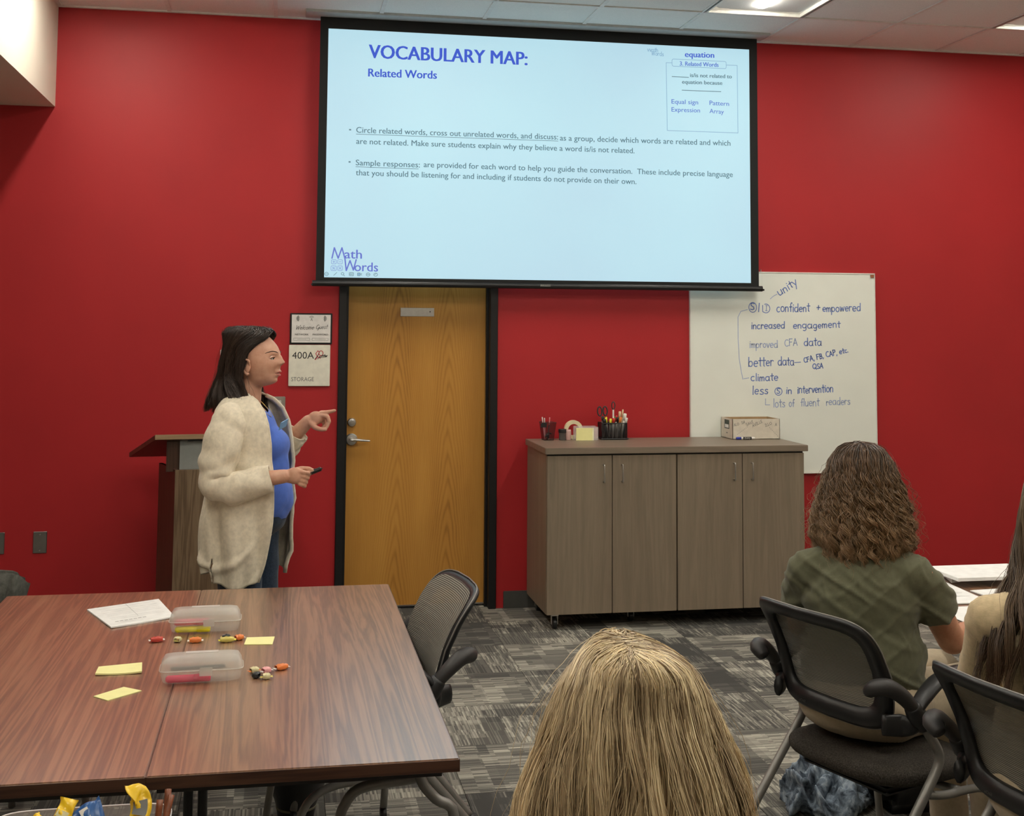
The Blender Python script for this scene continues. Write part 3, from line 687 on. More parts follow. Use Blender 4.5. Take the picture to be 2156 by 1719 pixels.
# mesh back nesting chairs --------------------------------------------------
k = NT('chair_mesh_fabric', .7, .0, .3); v = k.coord('UV')
sx = k.n('ShaderNodeSeparateXYZ'); k.set(sx.inputs[0], v)
st = k.math('MULTIPLY_ADD', k.math('SINE', k.math('MULTIPLY', sx.outputs[1], 2*PI*78)), .5, .5)
nz = k.noise(k.coord('UV', (30, 400, 1)), 6, 3)
k.col(k.mix(k.math('POWER', st, 2.2), (.26, .245, .21, 1), (.060, .056, .049, 1)))
al = k.math('MULTIPLY_ADD', k.math('POWER', st, 2.0), -.22, .98)
k.set(k.b.inputs['Alpha'], al); k.bump(st, .5, .003); M['mesh'] = k.m
k = NT('tweed_seat_fabric', .9, 0, .2); v = k.coord()
k.col(k.ramp(k.noise(v, 240, 4, .8), [(.35, (.014, .012, .010, 1)), (.55, (.048, .041, .034, 1)), (.75, (.11, .095, .08, 1))])); k.bump(k.noise(v, 300, 2), .4, .002); M['tweed'] = k.m
def make_chair(label):
    t = thing('mesh_back_chair', label, 'chair', (0, 0, 0), 0, 'mesh back chairs')
    zc, hh = .727, .159
    def S(x, z, off=0):            # curved, leaning backrest surface, local: facing +Y
        lean = -.235-(z-.56)*.30
        return (x, lean+x*x*.65+off*1.0-.045*((z-.70)/.17)**2+.03, z)
    NA = 72
    def outline(a, b, zc_, n, tilt=0):
        L = []
        for i in range(NA):
            th = 2*PI*i/NA; c, s = math.cos(th), math.sin(th)
            x = a*math.copysign(abs(c)**(2/n), c); z = b*math.copysign(abs(s)**(2/n), s)
            x *= 1-.07*max(0, -z/b)
            L.append((x, zc_+z))
        return L
    O_ = outline(.222, .160, zc, 6.0); I_ = outline(.176, .112, zc+.005, 6.0); MO = outline(.212, .150, zc, 6.0)
    bm = bmesh.new()
    R1 = [bm.verts.new(S(x, z, .010)) for x, z in MO]; R2 = [bm.verts.new(S(x, z, -.002)) for x, z in O_]; R3 = [bm.verts.new(S(x, z, -.016)) for x, z in MO]
    R4 = [bm.verts.new(S(x, z, -.010)) for x, z in I_]; R5 = [bm.verts.new(S(x, z, .006)) for x, z in I_]
    for A, B in ((R1, R2), (R2, R3), (R3, R4), (R4, R5), (R5, R1)):
        for i in range(NA): bm.faces.new((A[i], A[(i+1) % NA], B[(i+1) % NA], B[i]))
    bmesh.ops.recalc_face_normals(bm, faces=bm.faces[:])
    fr = link('back_frame', to_mesh(bm), M['black_plastic'], t, smooth=True)
    # bright bead round the frame edge and the maker's mark
    bm = bmesh.new(); sweep(bm, [S(x, z, .001) for x, z in O_], .0024, seg=6, closed=True); link('edge_bead', to_mesh(bm), M['tube_grey'], fr, smooth=True)
    me = text_mesh('SitOn', .02); 
    n = len(me.vertices); a_ = np.empty(n*3, np.float32); me.vertices.foreach_get('co', a_); a_ = a_.reshape(-1, 3)
    y_ = S(-.1, .588, -.0165)[1]; P_ = np.stack([-.085-a_[:, 0]*.0115, np.full(n, y_-.0030), .584+a_[:, 1]*.011], -1); me.vertices.foreach_set('co', P_.astype(np.float32).ravel()); link('maker_mark', me, M['tube_grey'], fr)
    # mesh panel
    nr, = (14,)
    Vv, F, UV = [], [], []
    for j in range(nr+1):
        s = j/nr
        for (x, z) in MO:
            xx, zz = x*s*.99, zc+(z-zc)*s*.99
            Vv.append(S(xx, zz, .0125+.008*(1-s*s))); UV.append((xx/.4+.5, (zz-.55)/.36))
    for j in range(nr):
        for i in range(NA): F.append((j*NA+i, j*NA+(i+1) % NA, (j+1)*NA+(i+1) % NA, (j+1)*NA+i))
    me = bpy.data.meshes.new('mesh_panel'); me.from_pydata(Vv, [], F); uv = me.uv_layers.new()
    for lp_ in me.loops: uv.data[lp_.index].uv = UV[lp_.vertex_index]
    link('mesh_panel', me, M['mesh'], t, smooth=True)
    # seat
    P, F2 = grid_mesh(lambda u, v_: seat_surf(u, v_), 40, 14, True)
    me = fast_mesh(P, F2); link('seat', me, M['tweed'], t, smooth=True)
    bm = bmesh.new(); bx(bm, -.17, .17, -.19, .12, .385, .405, .01); link('seat_pan', to_mesh(bm), M['black_plastic'], t)
    for s in (-1, 1):
        tube('side_tube', [(s*.262, -.170, .625), (s*.262, -.140, .592), (s*.262, -.100, .540), (s*.262, -.086, .510), (s*.262, -.096, .475), (s*.262, -.160, .398), (s*.262, -.30, .232), (s*.262, -.44, .055)], .0135, M['tube_grey'], t, seg=12, n=6)
        tube('front_leg', [(s*.262, -.140, .415), (s*.250, -.05, .395), (s*.245, .12, .380), (s*.250, .20, .30), (s*.254, .24, .055)], .0115, M['tube_grey'], t, seg=10, n=5)
        for yy in (-.45, .25):
            bm = bmesh.new(); lathe(bm, [(.0001, -.010), (.023, -.010), (.025, 0), (.023, .010), (.0001, .010)], (s*.258, yy, .0255), 16, 'X')
            bx(bm, s*.258-.013, s*.258+.013, yy-.014, yy+.014, .035, .062, .004, 1); link('caster', to_mesh(bm), M['black_plastic'], t)
        # wrap round arm pad: rear end tucks behind the backrest
        bm = bmesh.new()
        sweep(bm, [(s*.206, -.296, .696), (s*.230, -.294, .712), (s*.252, -.266, .714), (s*.264, -.226, .688), (s*.266, -.185, .648)], [.018, .027, .028, .025, .019], seg=12, n=5, flat=(1.0, .85))
        bmesh.ops.recalc_face_normals(bm, faces=bm.faces[:]); ar = link('armrest', to_mesh(bm), M['dark_plastic'], t, smooth=True)
        bm = bmesh.new()
        sweep(bm, [(s*.266, -.185, .640), (s*.264, -.145, .676), (s*.256, -.08, .708), (s*.245, .0, .722), (s*.236, .06, .724)], [.020, .027, .029, .026, .012], seg=12, n=5, flat=(1.0, .5))
        sweep(bm, [(s*.266, -.195, .660), (s*.265, -.172, .628), (s*.263, -.148, .596)], [.022, .029, .020], seg=12, n=4)
        bmesh.ops.recalc_face_normals(bm, faces=bm.faces[:]); link('arm_front', to_mesh(bm), M['black_plastic'], ar, smooth=True)
    tube('cross_bar', [(-.24, .02, .392), (-.1, .02, .380), (.1, .02, .380), (.24, .02, .392)], .011, M['tube_grey'], t, seg=10, n=4)
    for s in (-1, 1):
        bm = bmesh.new(); sweep(bm, [(s*.205, -.242, .60), (s*.232, -.20, .600), (s*.256, -.19, .605), (s*.262, -.155, .612)], [.022, .024, .020, .016], seg=10, n=4, flat=(.6, 1.3))
        link('back_bracket', to_mesh(bm), M['black_plastic'], t, smooth=True)
    return t
def seat_surf(u, v_):
    th = 2*PI*u; c, s = np.cos(th), np.sin(th); n = 3.2
    sx_ = np.sign(c)*np.abs(c)**(2/n); sy_ = np.sign(s)*np.abs(s)**(2/n)
    ph = v_*PI; rr = np.sin(ph)**.45; zz = -np.cos(ph)
    x = .235*sx_*rr; y = .225*sy_*rr-.035
    z = .437+.034*np.sign(zz)*np.abs(zz)**.8-.012*(y/.2)**2*np.where(y > 0, 1, -.4)+.006*(x/.23)**2*(zz > 0)
    return x, y, z
def face_rot(fx, fy): return math.atan2(fy, fx)-PI/2
chB = make_chair('mesh back chair carrying the curly haired person in the green shirt')
chB.location = (1.70, -3.845, 0); chB.rotation_euler.z = face_rot(.94, .34)
dup(chB, (.150, -3.47, 0), face_rot(-.99, -.12), 'empty mesh back chair pushed under the right side of the wooden table')
dup(chB, (1.83, -4.64, 0), face_rot(.987, .16), 'mesh back chair cut off at the lower right corner, nearest the camera')
dup(chB, (.36, -5.52, 0), face_rot(.05, 1), 'mesh back chair below the frame under the blond haired person')

# table at the right with papers
t3 = make_table(2.06, 2.72, -4.75, -2.93, 'meeting table at the right, almost hidden under white papers and seated people', 0)
bm = bmesh.new()
for x in (-.25, .25):
    for y in (-.8, .8): tube('leg', [(x, y, .70), (x, y, .01)], .016, M['tube_grey'], t3, n=1)
def sheet(name, pts, z0, th, mat, parent=None, curl=0):
    """thin sheet (or pad) with four corners given in order"""
    n = 6; V = []; F = []
    for top in (1, 0):
        for i in range(n+1):
            for j in range(n+1):
                u, v_ = i/n, j/n
                p = [(1-u)*(1-v_)*pts[0][q]+u*(1-v_)*pts[1][q]+u*v_*pts[2][q]+(1-u)*v_*pts[3][q] for q in (0, 1)]
                V.append((p[0], p[1], z0+(th if top else 0)+curl*(abs(u-.5)**2)*2*(1-v_)))
    m = (n+1)**2; I = lambda k_, i, j: k_*m+i*(n+1)+j
    for i in range(n):
        for j in range(n): F.append((I(0, i, j), I(0, i+1, j), I(0, i+1, j+1), I(0, i, j+1))); F.append((I(1, i, j+1), I(1, i+1, j+1), I(1, i+1, j), I(1, i, j)))
    for i in range(n):
        F.append((I(1, i, 0), I(1, i+1, 0), I(0, i+1, 0), I(0, i, 0))); F.append((I(0, i, n), I(0, i+1, n), I(1, i+1, n), I(1, i, n)))
        F.append((I(0, 0, i), I(0, 0, i+1), I(1, 0, i+1), I(1, 0, i))); F.append((I(1, n, i), I(1, n, i+1), I(0, n, i+1), I(0, n, i)))
    me = bpy.data.meshes.new(name); me.from_pydata(V, [], F); return link(name, me, mat, parent)
def flat_lines(name, L, w, z, mat, parent):
    me = strokes_mesh(L, w, 0); n = len(me.vertices); a_ = np.empty(n*3, np.float32); me.vertices.foreach_get('co', a_); a_ = a_.reshape(-1, 3)
    P_ = np.stack([a_[:, 0], a_[:, 2], np.full(n, z)], -1); me.vertices.foreach_set('co', P_.astype(np.float32).ravel()); return link(name, me, mat, parent)
o = sheet('paper_stack', [(2.36, -3.08), (2.66, -2.96), (2.56, -2.72-.22), (2.40, -2.94)], .742, .022, M['paper']); tag(o, 'thick white paper stack at the far right edge of the right table', 'papers')
o = sheet('paper_stack', [(2.34, -3.16), (2.68, -3.16), (2.68, -2.935), (2.34, -2.935)], .7645, .012, M['paper']); tag(o, 'top sheets fanned over the thick white stack on the right table', 'papers')
o = sheet('worksheet', [(2.10, -3.40), (2.32, -3.40), (2.35, -2.95), (2.13, -2.96)], .742, .003, M['paper']); tag(o, 'white worksheet on the right table beside the green sleeve', 'paper')
flat_lines('printed_lines', [[(2.14+.0, -3.30+.05*i), (2.30, -3.30+.05*i)] for i in range(6)], .002, .7454, M['ink_grey'], o)
o = sheet('worksheet', [(2.08, -3.80), (2.34, -3.78), (2.32, -3.43), (2.07, -3.45)], .742, .002, M['paper']); tag(o, 'white worksheet in front of the curly haired person\'s arm', 'paper')
o = sheet('worksheet', [(2.38, -3.60), (2.62, -3.56), (2.58, -3.20), (2.35, -3.22)], .742, .004, M['paper']); tag(o, 'white worksheet in the middle of the right table', 'paper')

# =================================================================== THINGS ON THE CABINET
CZ = 1.0005
k = NT('wire_mesh', .5, .3, .3); v = k.coord('Object', (1, 1, 1))
ck = k.n('ShaderNodeTexChecker'); k.set(ck.inputs[0], v); ck.inputs[3].default_value = 380
k.col((.02, .016, .016, 1)); k.set(k.b.inputs['Alpha'], k.math('MULTIPLY_ADD', ck.outputs[1], .45, .22)); M['wire'] = k.m
def prism(name, w0, w1, z0, z1, mat, parent, n=4, open_top=True, th=.0015, rot=PI/4):
    bm = bmesh.new(); a = [bm.verts.new((w0*math.cos(2*PI*i/n+rot), w0*math.sin(2*PI*i/n+rot), z0)) for i in range(n)]
    b = [bm.verts.new((w1*math.cos(2*PI*i/n+rot), w1*math.sin(2*PI*i/n+rot), z1)) for i in range(n)]
    for i in range(n): bm.faces.new((a[i], a[(i+1) % n], b[(i+1) % n], b[i]))
    bm.faces.new(a[::-1]); return link(name, to_mesh(bm), mat, parent)
def pen(name, label, x, y, z0, length, lean, mats, r=.0045, cat='pen', cap=.35, group=None):
    t = thing(name, label, cat, (x, y, z0), 0, group); t.rotation_euler = (lean[0], lean[1], 0)
    bm = bmesh.new(); lathe(bm, [(.0006, 0), (r*.5, .006), (r, .014), (r, length*(1-cap)), ], seg=10); link('barrel', to_mesh(bm), M[mats[0]], t, smooth=True)
    bm = bmesh.new(); lathe(bm, [(r*1.12, length*(1-cap)), (r*1.15, length*.97), (r*.8, length)], seg=10); link('cap', to_mesh(bm), M[mats[1]], t, smooth=True)
    return t
M['pink'] = plain('pink_plastic', (.80, .30, .32, 1), .4); M['red_p'] = plain('red_plastic', (.60, .03, .03, 1), .35); M['yel_p'] = plain('yellow_plastic', (.80, .70, .06, 1), .4)
M['grn_p'] = plain('green_plastic', (.05, .30, .08, 1), .4); M['org_p'] = plain('orange_plastic', (.75, .22, .05, 1), .4); M['blu_p'] = plain('blue_plastic', (.03, .045, .35, 1), .35)
M['wood_p'] = plain('pale_pencil_wood', (.75, .58, .36, 1), .6); M['clear'] = plain('clear_plastic', (.85, .80, .78, 1), .15, Alpha=.28); M['tape'] = plain('cream_tape', (.76, .66, .42, 1), .5)
cp = thing('pencil_cup', 'small black mesh pencil cup at the left end of the cabinet', 'cup', (1.475, -.135, CZ))
prism('cup_wall', .040, .058, 0, .105, M['wire'], cp, rot=PI/4+.1)
bm = bmesh.new()
sweep(bm, [(.058*math.cos(PI/4+.1+PI/2*i), .058*math.sin(PI/4+.1+PI/2*i), .105) for i in range(4)], .0018, seg=6, closed=True); link('cup_rim', to_mesh(bm), M['black_frame'], cp)
box('clip_tab', -.052, -.016, -.047, -.041, .078, .104, M['black_plastic'], cp, bev=.002)
for n_, (dx, dy, ln, lx) in enumerate(((-.030, 0, .135, -.12), (-.022, .01, .128, -.04), (.004, .005, .132, .08))):
    pen('pencil', ['leftmost pink pen sticking out of the small black cup', 'white pen second from left in the small black cup', 'thin pen standing apart at the right in the small black cup'][n_], 1.475+dx*.6, -.135+dy, CZ+.002, ln, (0, lx), ['pink', 'white_plastic'] if n_ < 2 else ['black_plastic', 'pink'], .003, group='pens in the small black cup')
cl_ = thing('binder_clip_pile', 'dark clips lying in the bottom of the small black mesh cup', 'clips', (1.475, -.135, CZ+.002)); cl_['kind'] = 'stuff'
bm = bmesh.new()
for q in range(16):
    a = rnd.uniform(0, 6.3); r = rnd.uniform(0, .026); x, y, z = r*math.cos(a), r*math.sin(a), .006+q*.0022
    b2 = bmesh.new(); bx(b2, -.008, .008, -.003, .003, -.003, .003); bmesh.ops.rotate(b2, verts=b2.verts, cent=(0, 0, 0), matrix=Euler((rnd.uniform(0, 3), rnd.uniform(0, 3), rnd.uniform(0, 3))).to_matrix()); bmesh.ops.translate(b2, verts=b2.verts, vec=(x, y, z)); merge(bm, b2)
link('clips', to_mesh(bm), M['black_plastic'], cl_)
jr = thing('small_jar', 'small jar with a black lid between cup and tape', 'jar', (1.562, -.145, CZ))
bm = bmesh.new(); lathe(bm, [(.019, 0), (.021, .003), (.021, .045), (.022, .046)], seg=22); link('jar_body', to_mesh(bm), plain('smoky_grey_plastic', (.13, .115, .11, 1), .25), jr, smooth=True)
bm = bmesh.new(); lathe(bm, [(.0235, .044), (.0245, .046), (.0245, .062), (.0225, .065), (.0001, .065)], seg=22); link('lid', to_mesh(bm), M['black_plastic'], jr)
sp_ = thing('plastic_pot', 'small clear pinkish pot beside the jar with the black lid', 'pot', (1.597, -.150, CZ))
bm = bmesh.new(); lathe(bm, [(.015, 0), (.017, .003), (.017, .050), (.0155, .062)], seg=20); link('pot_body', to_mesh(bm), plain('pinkish_clear_plastic', (.70, .45, .42, 1), .2, Alpha=.75), sp_, smooth=True)
tp = thing('tape_roll', 'large cream tape roll standing behind the yellow notes', 'tape', (1.643, -.085, CZ+.056))
bm = bmesh.new(); lathe(bm, [(.034, -.012), (.056, -.012), (.056, .012), (.034, .012), (.034, -.012)], seg=40, axis='Y', cap=False); link('tape_ring', to_mesh(bm), M['tape'], tp, smooth=False)
cr = thing('clear_organizer', 'clear plastic tray holding the yellow note pad', 'tray', (1.700, -.150, CZ))
bm = bmesh.new()
for a in ((-.062, .072, -.028, -.0265, 0, .076), (-.062, .072, .040, .0415, 0, .080), (-.0635, -.062, -.028, .0415, 0, .078), (.072, .0735, -.028, .0415, 0, .078), (-.062, .072, -.028, .0415, 0, .0015)): bx(bm, *a)
link('tray_wall', to_mesh(bm), M['clear'], cr)
nb = box('note_pad', -.053, .053, -.004, .004, -.036, .036, M['note'], None, loc=(1.690, -.184, CZ+.0365)); tag(nb, 'block of yellow sticky notes standing upright on the cabinet', 'notes')
box('page_edges', .045, .0535, -.0045, .0045, -.036, .036, plain('pale_note_edges', (.86, .83, .55, 1), .7), nb)
# wire organizer with its tools
hx0, hy0 = 1.878, -.115
hd = thing('desk_organizer', 'black wire desk organizer full of markers and scissors', 'organizer', (hx0, hy0, CZ))
bm = bmesh.new()
for a in ((-.076, .076, -.051, -.049), (-.076, .076, .049, .051), (-.077, -.075, -.05, .05), (.075, .077, -.05, .05), (-.02, -.018, -.05, .05), (.03, .032, -.05, .05)): bx(bm, a[0], a[1], a[2], a[3], .0, .098)
link('wire_wall', to_mesh(bm), M['wire'], hd)
bm = bmesh.new()
for z in (.003, .098):
    sweep(bm, [(-.076, -.05, z), (.076, -.05, z), (.076, .05, z), (-.076, .05, z)], .0028, seg=6, closed=True)
sweep(bm, [(-.082, -.056, .006), (.082, -.056, .006), (.082, .056, .006), (-.082, .056, .006)], .004, seg=6, closed=True)
for x in (-.076, .076):
    for y in (-.05, .05): sweep(bm, [(x, y, 0), (x, y, .098)], .0026, seg=6, n=1)
link('wire_rim', to_mesh(bm), M['black_frame'], hd)
def scissors(name, label, x, y, z, col, lean, roty=0):
    t = thing(name, label, 'scissors', (x, y, z)); t.rotation_euler = (0, lean, roty)
    bm = bmesh.new()
    for s in (-1, 1): sweep(bm, [(s*.002, 0, 0), (s*.007, 0, .05), (s*.003, 0, .10)], [.002, .005, .005], seg=6, n=3, flat=(1, .3))
    link('blade', to_mesh(bm), M['steel'], t)
    for s in (-1, 1):
        bm = bmesh.new(); sweep(bm, [(s*.003, 0, .10), (s*.006, 0, .125)], [.005, .005], seg=8, n=1)
        sweep(bm, [(s*.017+.013*math.cos(a_), 0, .155+.027*math.sin(a_)) for a_ in [2*PI*i/16 for i in range(16)]], .0042, seg=8, closed=True); link('handle', to_mesh(bm), M[col], t, smooth=True)
    return t
scissors('scissors', 'black handled scissors at the left in the wire organizer', hx0-.055, hy0+.0, CZ+.012, 'dark_plastic', -.05)
t = thing('key_tag', 'tall white strip with dark ring handle rising from the organizer', 'tag', (hx0+.005, hy0, CZ+.01))
box('strip', -.0045, .0045, -.0015, .0015, .05, .165, M['white_plastic'], t)
bm = bmesh.new(); sweep(bm, [(.010*math.cos(2*PI*i/16), 0, .190+.022*math.sin(2*PI*i/16)) for i in range(16)], .0033, seg=8, closed=True); link('ring', to_mesh(bm), M['dark_plastic'], t, smooth=True)
tools = [(-.042, -.02, .118, -.16, 'black_plastic', 'black_plastic', 'fat black marker beside the scissors', .0085), (-.030, .01, .128, -.10, 'white_plastic', 'yel_p', 'yellow capped highlighter right of the black marker', .0075), (-.016, -.01, .118, .04, 'white_plastic', 'yel_p', 'second, shorter yellow capped highlighter in the organizer', .0075),
         (-.002, -.02, .122, .06, 'white_plastic', 'red_p', 'red capped marker in the middle of the organizer', .0078), (.012, .02, .130, .12, 'black_plastic', 'grn_p', 'dark green capped marker in the organizer', .007), (.020, .0, .136, .05, 'white_plastic', 'red_p', 'slim red tipped pen behind the black handle', .0045),
         (.028, -.02, .130, .20, 'white_plastic', 'org_p', 'orange capped marker right of centre in the organizer', .0078), (.040, .0, .128, -.12, 'white_plastic', 'black_plastic', 'black capped white marker leaning left in the organizer', .0075),
         (.048, .02, .160, .02, 'white_plastic', 'wood_p', 'tall cream craft stick at the right of the organizer', .0075), (.056, .01, .172, .08, 'wood_p', 'wood_p', 'tallest thin pale pencil at the right of the organizer', .0042), (.060, -.01, .150, .14, 'white_plastic', 'white_plastic', 'broad white marker leaning right in the organizer', .0095), (.066, -.03, .126, .16, 'black_plastic', 'white_plastic', 'rightmost dark marker leaning over the organizer rim', .0075)]
for x, y, ln, le, m1, m2, lab, r in tools: pen('marker_pen', lab, hx0+x-.03*le, hy0+y*.8, CZ+.004, ln, (0, le), [m1, m2], r, 'marker', .28, 'pens in the wire organizer')
# cut down carton
cx0, cx1, cy0, cy1, ch = 2.597, 2.90, -.225, -.03, .122
k = NT('printed_carton', .7); M['carton'] = plain('white_carton_board', (.66, .60, .50, 1), .7); M['kraft'] = plain('brown_carton_inside', (.36, .23, .11, 1), .8)
ct = thing('cardboard_box', 'open white cardboard carton with printed rim on the cabinet', 'box', (0, 0, CZ))
bm = bmesh.new()
for a in ((cx0, cx1, cy0, cy0+.003), (cx0, cx1, cy1-.003, cy1), (cx0, cx0+.003, cy0, cy1), (cx1-.003, cx1, cy0, cy1)): bx(bm, a[0], a[1], a[2], a[3], 0, ch)
bx(bm, cx0, cx1, cy0, cy1, 0, .003); link('carton_wall', to_mesh(bm), M['carton'], ct)
bm = bmesh.new(); bx(bm, cx0+.004, cx1-.004, cy1-.0045, cy1-.0035, .004, ch-.002); bx(bm, cx0+.0035, cx0+.0045, cy0+.004, cy1-.004, .004, ch-.002); bx(bm, cx1-.0045, cx1-.0035, cy0+.004, cy1-.004, .004, ch-.002); link('carton_lining', to_mesh(bm), M['kraft'], ct)
L = []
for n_, (s, x, z, w_, an) in enumerate((('ALO', 2.606, .078, .038, .5), ('SA', 2.654, .092, .026, .4), ('SAVI', 2.684, .078, .055, .9), ('AVILLE', 2.726, .072, .075, 1.0), ('ILLO', 2.806, .074, .05, .7), ('A', 2.868, .078, .014, .1))):
    L += hand_lines(s, x, x+w_*.85, z, z+w_*an*.4, .016, .1, .02, n_)
L = [l for l in L if max(p[1] for p in l) < ch-.002 and max(p[0] for p in l) < cx1-.004]
strokes('carton_lettering', L, .0022, cy0-.0006, M['ink_grey'], ct)
strokes('carton_perforation', [[(cx0+.03+.009*i, .03+.0062*i), (cx0+.033+.009*i, .032+.0062*i)] for i in range(8)]+[[(cx1-.005-.0085*i, .008+.0085*i), (cx1-.008-.0085*i, .011+.0085*i)] for i in range(8)], .0022, cy0-.0006, M['ink_grey'], ct)
box('green_label', cx0-.0008, cx0-.0002, cy0+.055, cy0+.135, .058, .112, plain('dark_green_label', (.012, .028, .018, 1), .5), ct)
box('label_mark', cx0-.0013, cx0-.0008, cy0+.065, cy0+.125, .064, .084, M['paper'], ct)
box('side_print', cx0-.0008, cx0-.0002, cy0+.085, cy0+.105, .030, .036, M['ink_grey'], ct)
mk = thing('dry_erase_marker', 'white marker with blue cap lying before the cardboard carton', 'marker', (2.612, -.245, CZ+.0085))
bm = bmesh.new(); lathe(bm, [(.006, 0), (.0082, .004), (.0082, .030)], seg=14, axis='X'); link('cap', to_mesh(bm), M['blu_p'], mk, smooth=True)
bm = bmesh.new(); lathe(bm, [(.0078, .030), (.0078, .108), (.0060, .118)], seg=14, axis='X'); link('barrel', to_mesh(bm), M['white_plastic'], mk, smooth=True)
bm = bmesh.new(); lathe(bm, [(.0080, .042), (.0080, .096)], seg=14, axis='X', cap=False); bd = link('label_band', to_mesh(bm), M['ink'], mk)
strokes('label_lettering', [[(p[0], p[1]) for p in l] for l in hand_lines('EVPO', .050, .086, -.003, -.003, .007, .2, .01, 2)], .0014, -.0084, M['white_plastic'], bd)

# =================================================================== THINGS ON THE LONG TABLE
TZ = .7405
o = sheet('worksheet', [(-.590, -3.298), (-.410, -3.185), (-.485, -2.914), (-.700, -3.035)], TZ, .004, M['paper'], curl=.004); tag(o, 'white printed worksheets near the far end of the left table', 'paper')
def wl(u, v_): 
    a_, b__, c_, d_ = (-.590, -3.298), (-.410, -3.185), (-.485, -2.914), (-.700, -3.035)
    return tuple((1-u)*(1-v_)*a_[q]+u*(1-v_)*b__[q]+u*v_*c_[q]+(1-u)*v_*d_[q] for q in (0, 1))
flat_lines('printed_lines', [[wl(.1, v_), wl(.9, v_)] for v_ in (.25, .32, .45, .52, .6, .7, .82, .9)]+[[wl(.5, .25), wl(.5, .9)]], .0016, TZ+.0095, M['t_faint'] if 't_faint' in M else plain('faint_print', (.42, .42, .42, 1), .7), o)
flat_lines('printed_marks', [[wl(.12+.07*i, .14), wl(.16+.07*i, .14)] for i in range(7)], .005, TZ+.0095, M['ink_grey'], o)
for pts, z, lab, cu in (([(-.563, -3.816), (-.443, -3.813), (-.453, -3.713), (-.565, -3.738)], TZ, 'yellow sticky notes left of the nearer pencil box, farther of two', .006),
                        ([(-.500, -4.046), (-.426, -3.975), (-.475, -3.935), (-.540, -4.005)], TZ, 'yellow sticky note turned diagonally nearest the table edge', .0),
                        ([(-.182, -3.556), (-.100, -3.565), (-.094, -3.477), (-.176, -3.475)], TZ, 'yellow sticky note beside candies right of the farther pencil box', .0)):
    o = sheet('sticky_note', pts, z, .002 if cu == 0 else .004, M['note'], curl=cu); tag(o, lab, 'sticky note', 'sticky notes')
k = NT('frosted_plastic', .3, 0, .5); v = k.coord(); k.col(k.ramp(k.noise(v, 12, 2), [(.3, (.66, .65, .61, 1)), (.7, (.75, .73, .68, 1))])); k.b.inputs['Alpha'].default_value = .26; M['frost'] = k.m
k = NT('frosted_lid_plastic', .28, 0, .5); v = k.coord(); k.col(k.ramp(k.noise(v, 12, 2), [(.3, (.70, .69, .65, 1)), (.7, (.80, .78, .72, 1))])); k.b.inputs['Alpha'].default_value = .45; M['frost_lid'] = k.m
M['hot_pink'] = plain('hot_pink_plastic', (.85, .03, .13, 1), .4); M['soft_pink'] = plain('soft_pink_plastic', (.90, .16, .22, 1), .4); M['bright_yellow'] = plain('bright_yellow_plastic', (.85, .78, .02, 1), .4)
def shell(w, l, z0, z1, r, taper, top):
    """rounded box shell open on one side"""
    n = 40; rings = []
    prof = [(0, 0), (.35, 0), (.8, .06), (1, .35), (1, 1)] if top else [(1, 0), (1, .62), (.93, .88), (.7, 1), (0, 1)]
    zs = [(1, 0), (1.0, .02), (1-taper*.3, .5), (1-taper, .85), (.86-taper, .99), (.0, 1.0)]
    bm = bmesh.new()
    for s, t in zs:
        z = z0+(z1-z0)*t
        ring = []
        for i in range(n):
            th = 2*PI*i/n; c, q = math.cos(th), math.sin(th); e = 2/7
            ring.append(bm.verts.new((w*s*math.copysign(abs(c)**e, c), (l-(w-w*s))*math.copysign(abs(q)**e, q) if s > 0 else 0, z)))
        rings.append(ring)
    for a, b in zip(rings, rings[1:]):
        for i in range(n): bm.faces.new((a[i], a[(i+1) % n], b[(i+1) % n], b[i]))
    bmesh.ops.remove_doubles(bm, verts=bm.verts, dist=1e-5); bmesh.ops.recalc_face_normals(bm, faces=bm.faces[:]); return to_mesh(bm)
def pencil_box(label, x, y, rz):
    t = thing('pencil_box', label, 'pencil box', (x, y, TZ), rz, 'frosted pencil boxes')
    link('box_base', shell(.105, .045, .036, .0, .01, .06, False), M['frost'], t, smooth=True)
    link('box_lid', shell(.106, .046, .036, .070, .01, .10, True), M['frost_lid'], t, smooth=True)
    bm = bmesh.new(); sweep(bm, rrect3(.1075, .0475, .036), .0013, seg=6, closed=True); link('rim', to_mesh(bm), M['frost_lid'], t)
    box('latch', -.005, .028, -.0495, -.0465, .022, .044, M['frost_lid'], t, bev=.001)
    box('lid_label', -.042, .042, -.002, .020, .0698, .0706, plain('grey_lid_label', (.48, .44, .41, 1), .5), t)
    return t
def rrect3(a, b, z):
    return [(a*math.copysign(abs(math.cos(t_))**(2/7), math.cos(t_)), b*math.copysign(abs(math.sin(t_))**(2/7), math.sin(t_)), z) for t_ in [2*PI*i/40 for i in range(40)]]
def fat_marker(label, x, y, z, ln, m, rz=0, r=.0095):
    t = thing('highlighter', label, 'highlighter', (x, y, z), rz)
    bm = bmesh.new(); lathe(bm, [(.005, 0), (r, .006), (r, ln*.62)], seg=14, axis='X'); link('barrel', to_mesh(bm), M[m], t, smooth=True)
    bm = bmesh.new(); lathe(bm, [(r*1.06, ln*.62), (r*1.06, ln*.97), (r*.7, ln)], seg=14, axis='X'); link('cap', to_mesh(bm), M[m], t, smooth=True)
    return t
b1 = pencil_box('frosted plastic pencil box with pink and yellow markers, the farther one', -.304, -3.36, math.radians(1))
b2 = pencil_box('frosted plastic pencil box with one hot pink marker, the nearer one', -.282, -3.895, math.radians(2)); 
fat_marker('pink highlighter lying high in the farther pencil box', -.395, -3.390, TZ+.033, .105, 'soft_pink')
fat_marker('yellow highlighter lying low in the farther pencil box', -.392, -3.392, TZ+.0125, .105, 'bright_yellow')
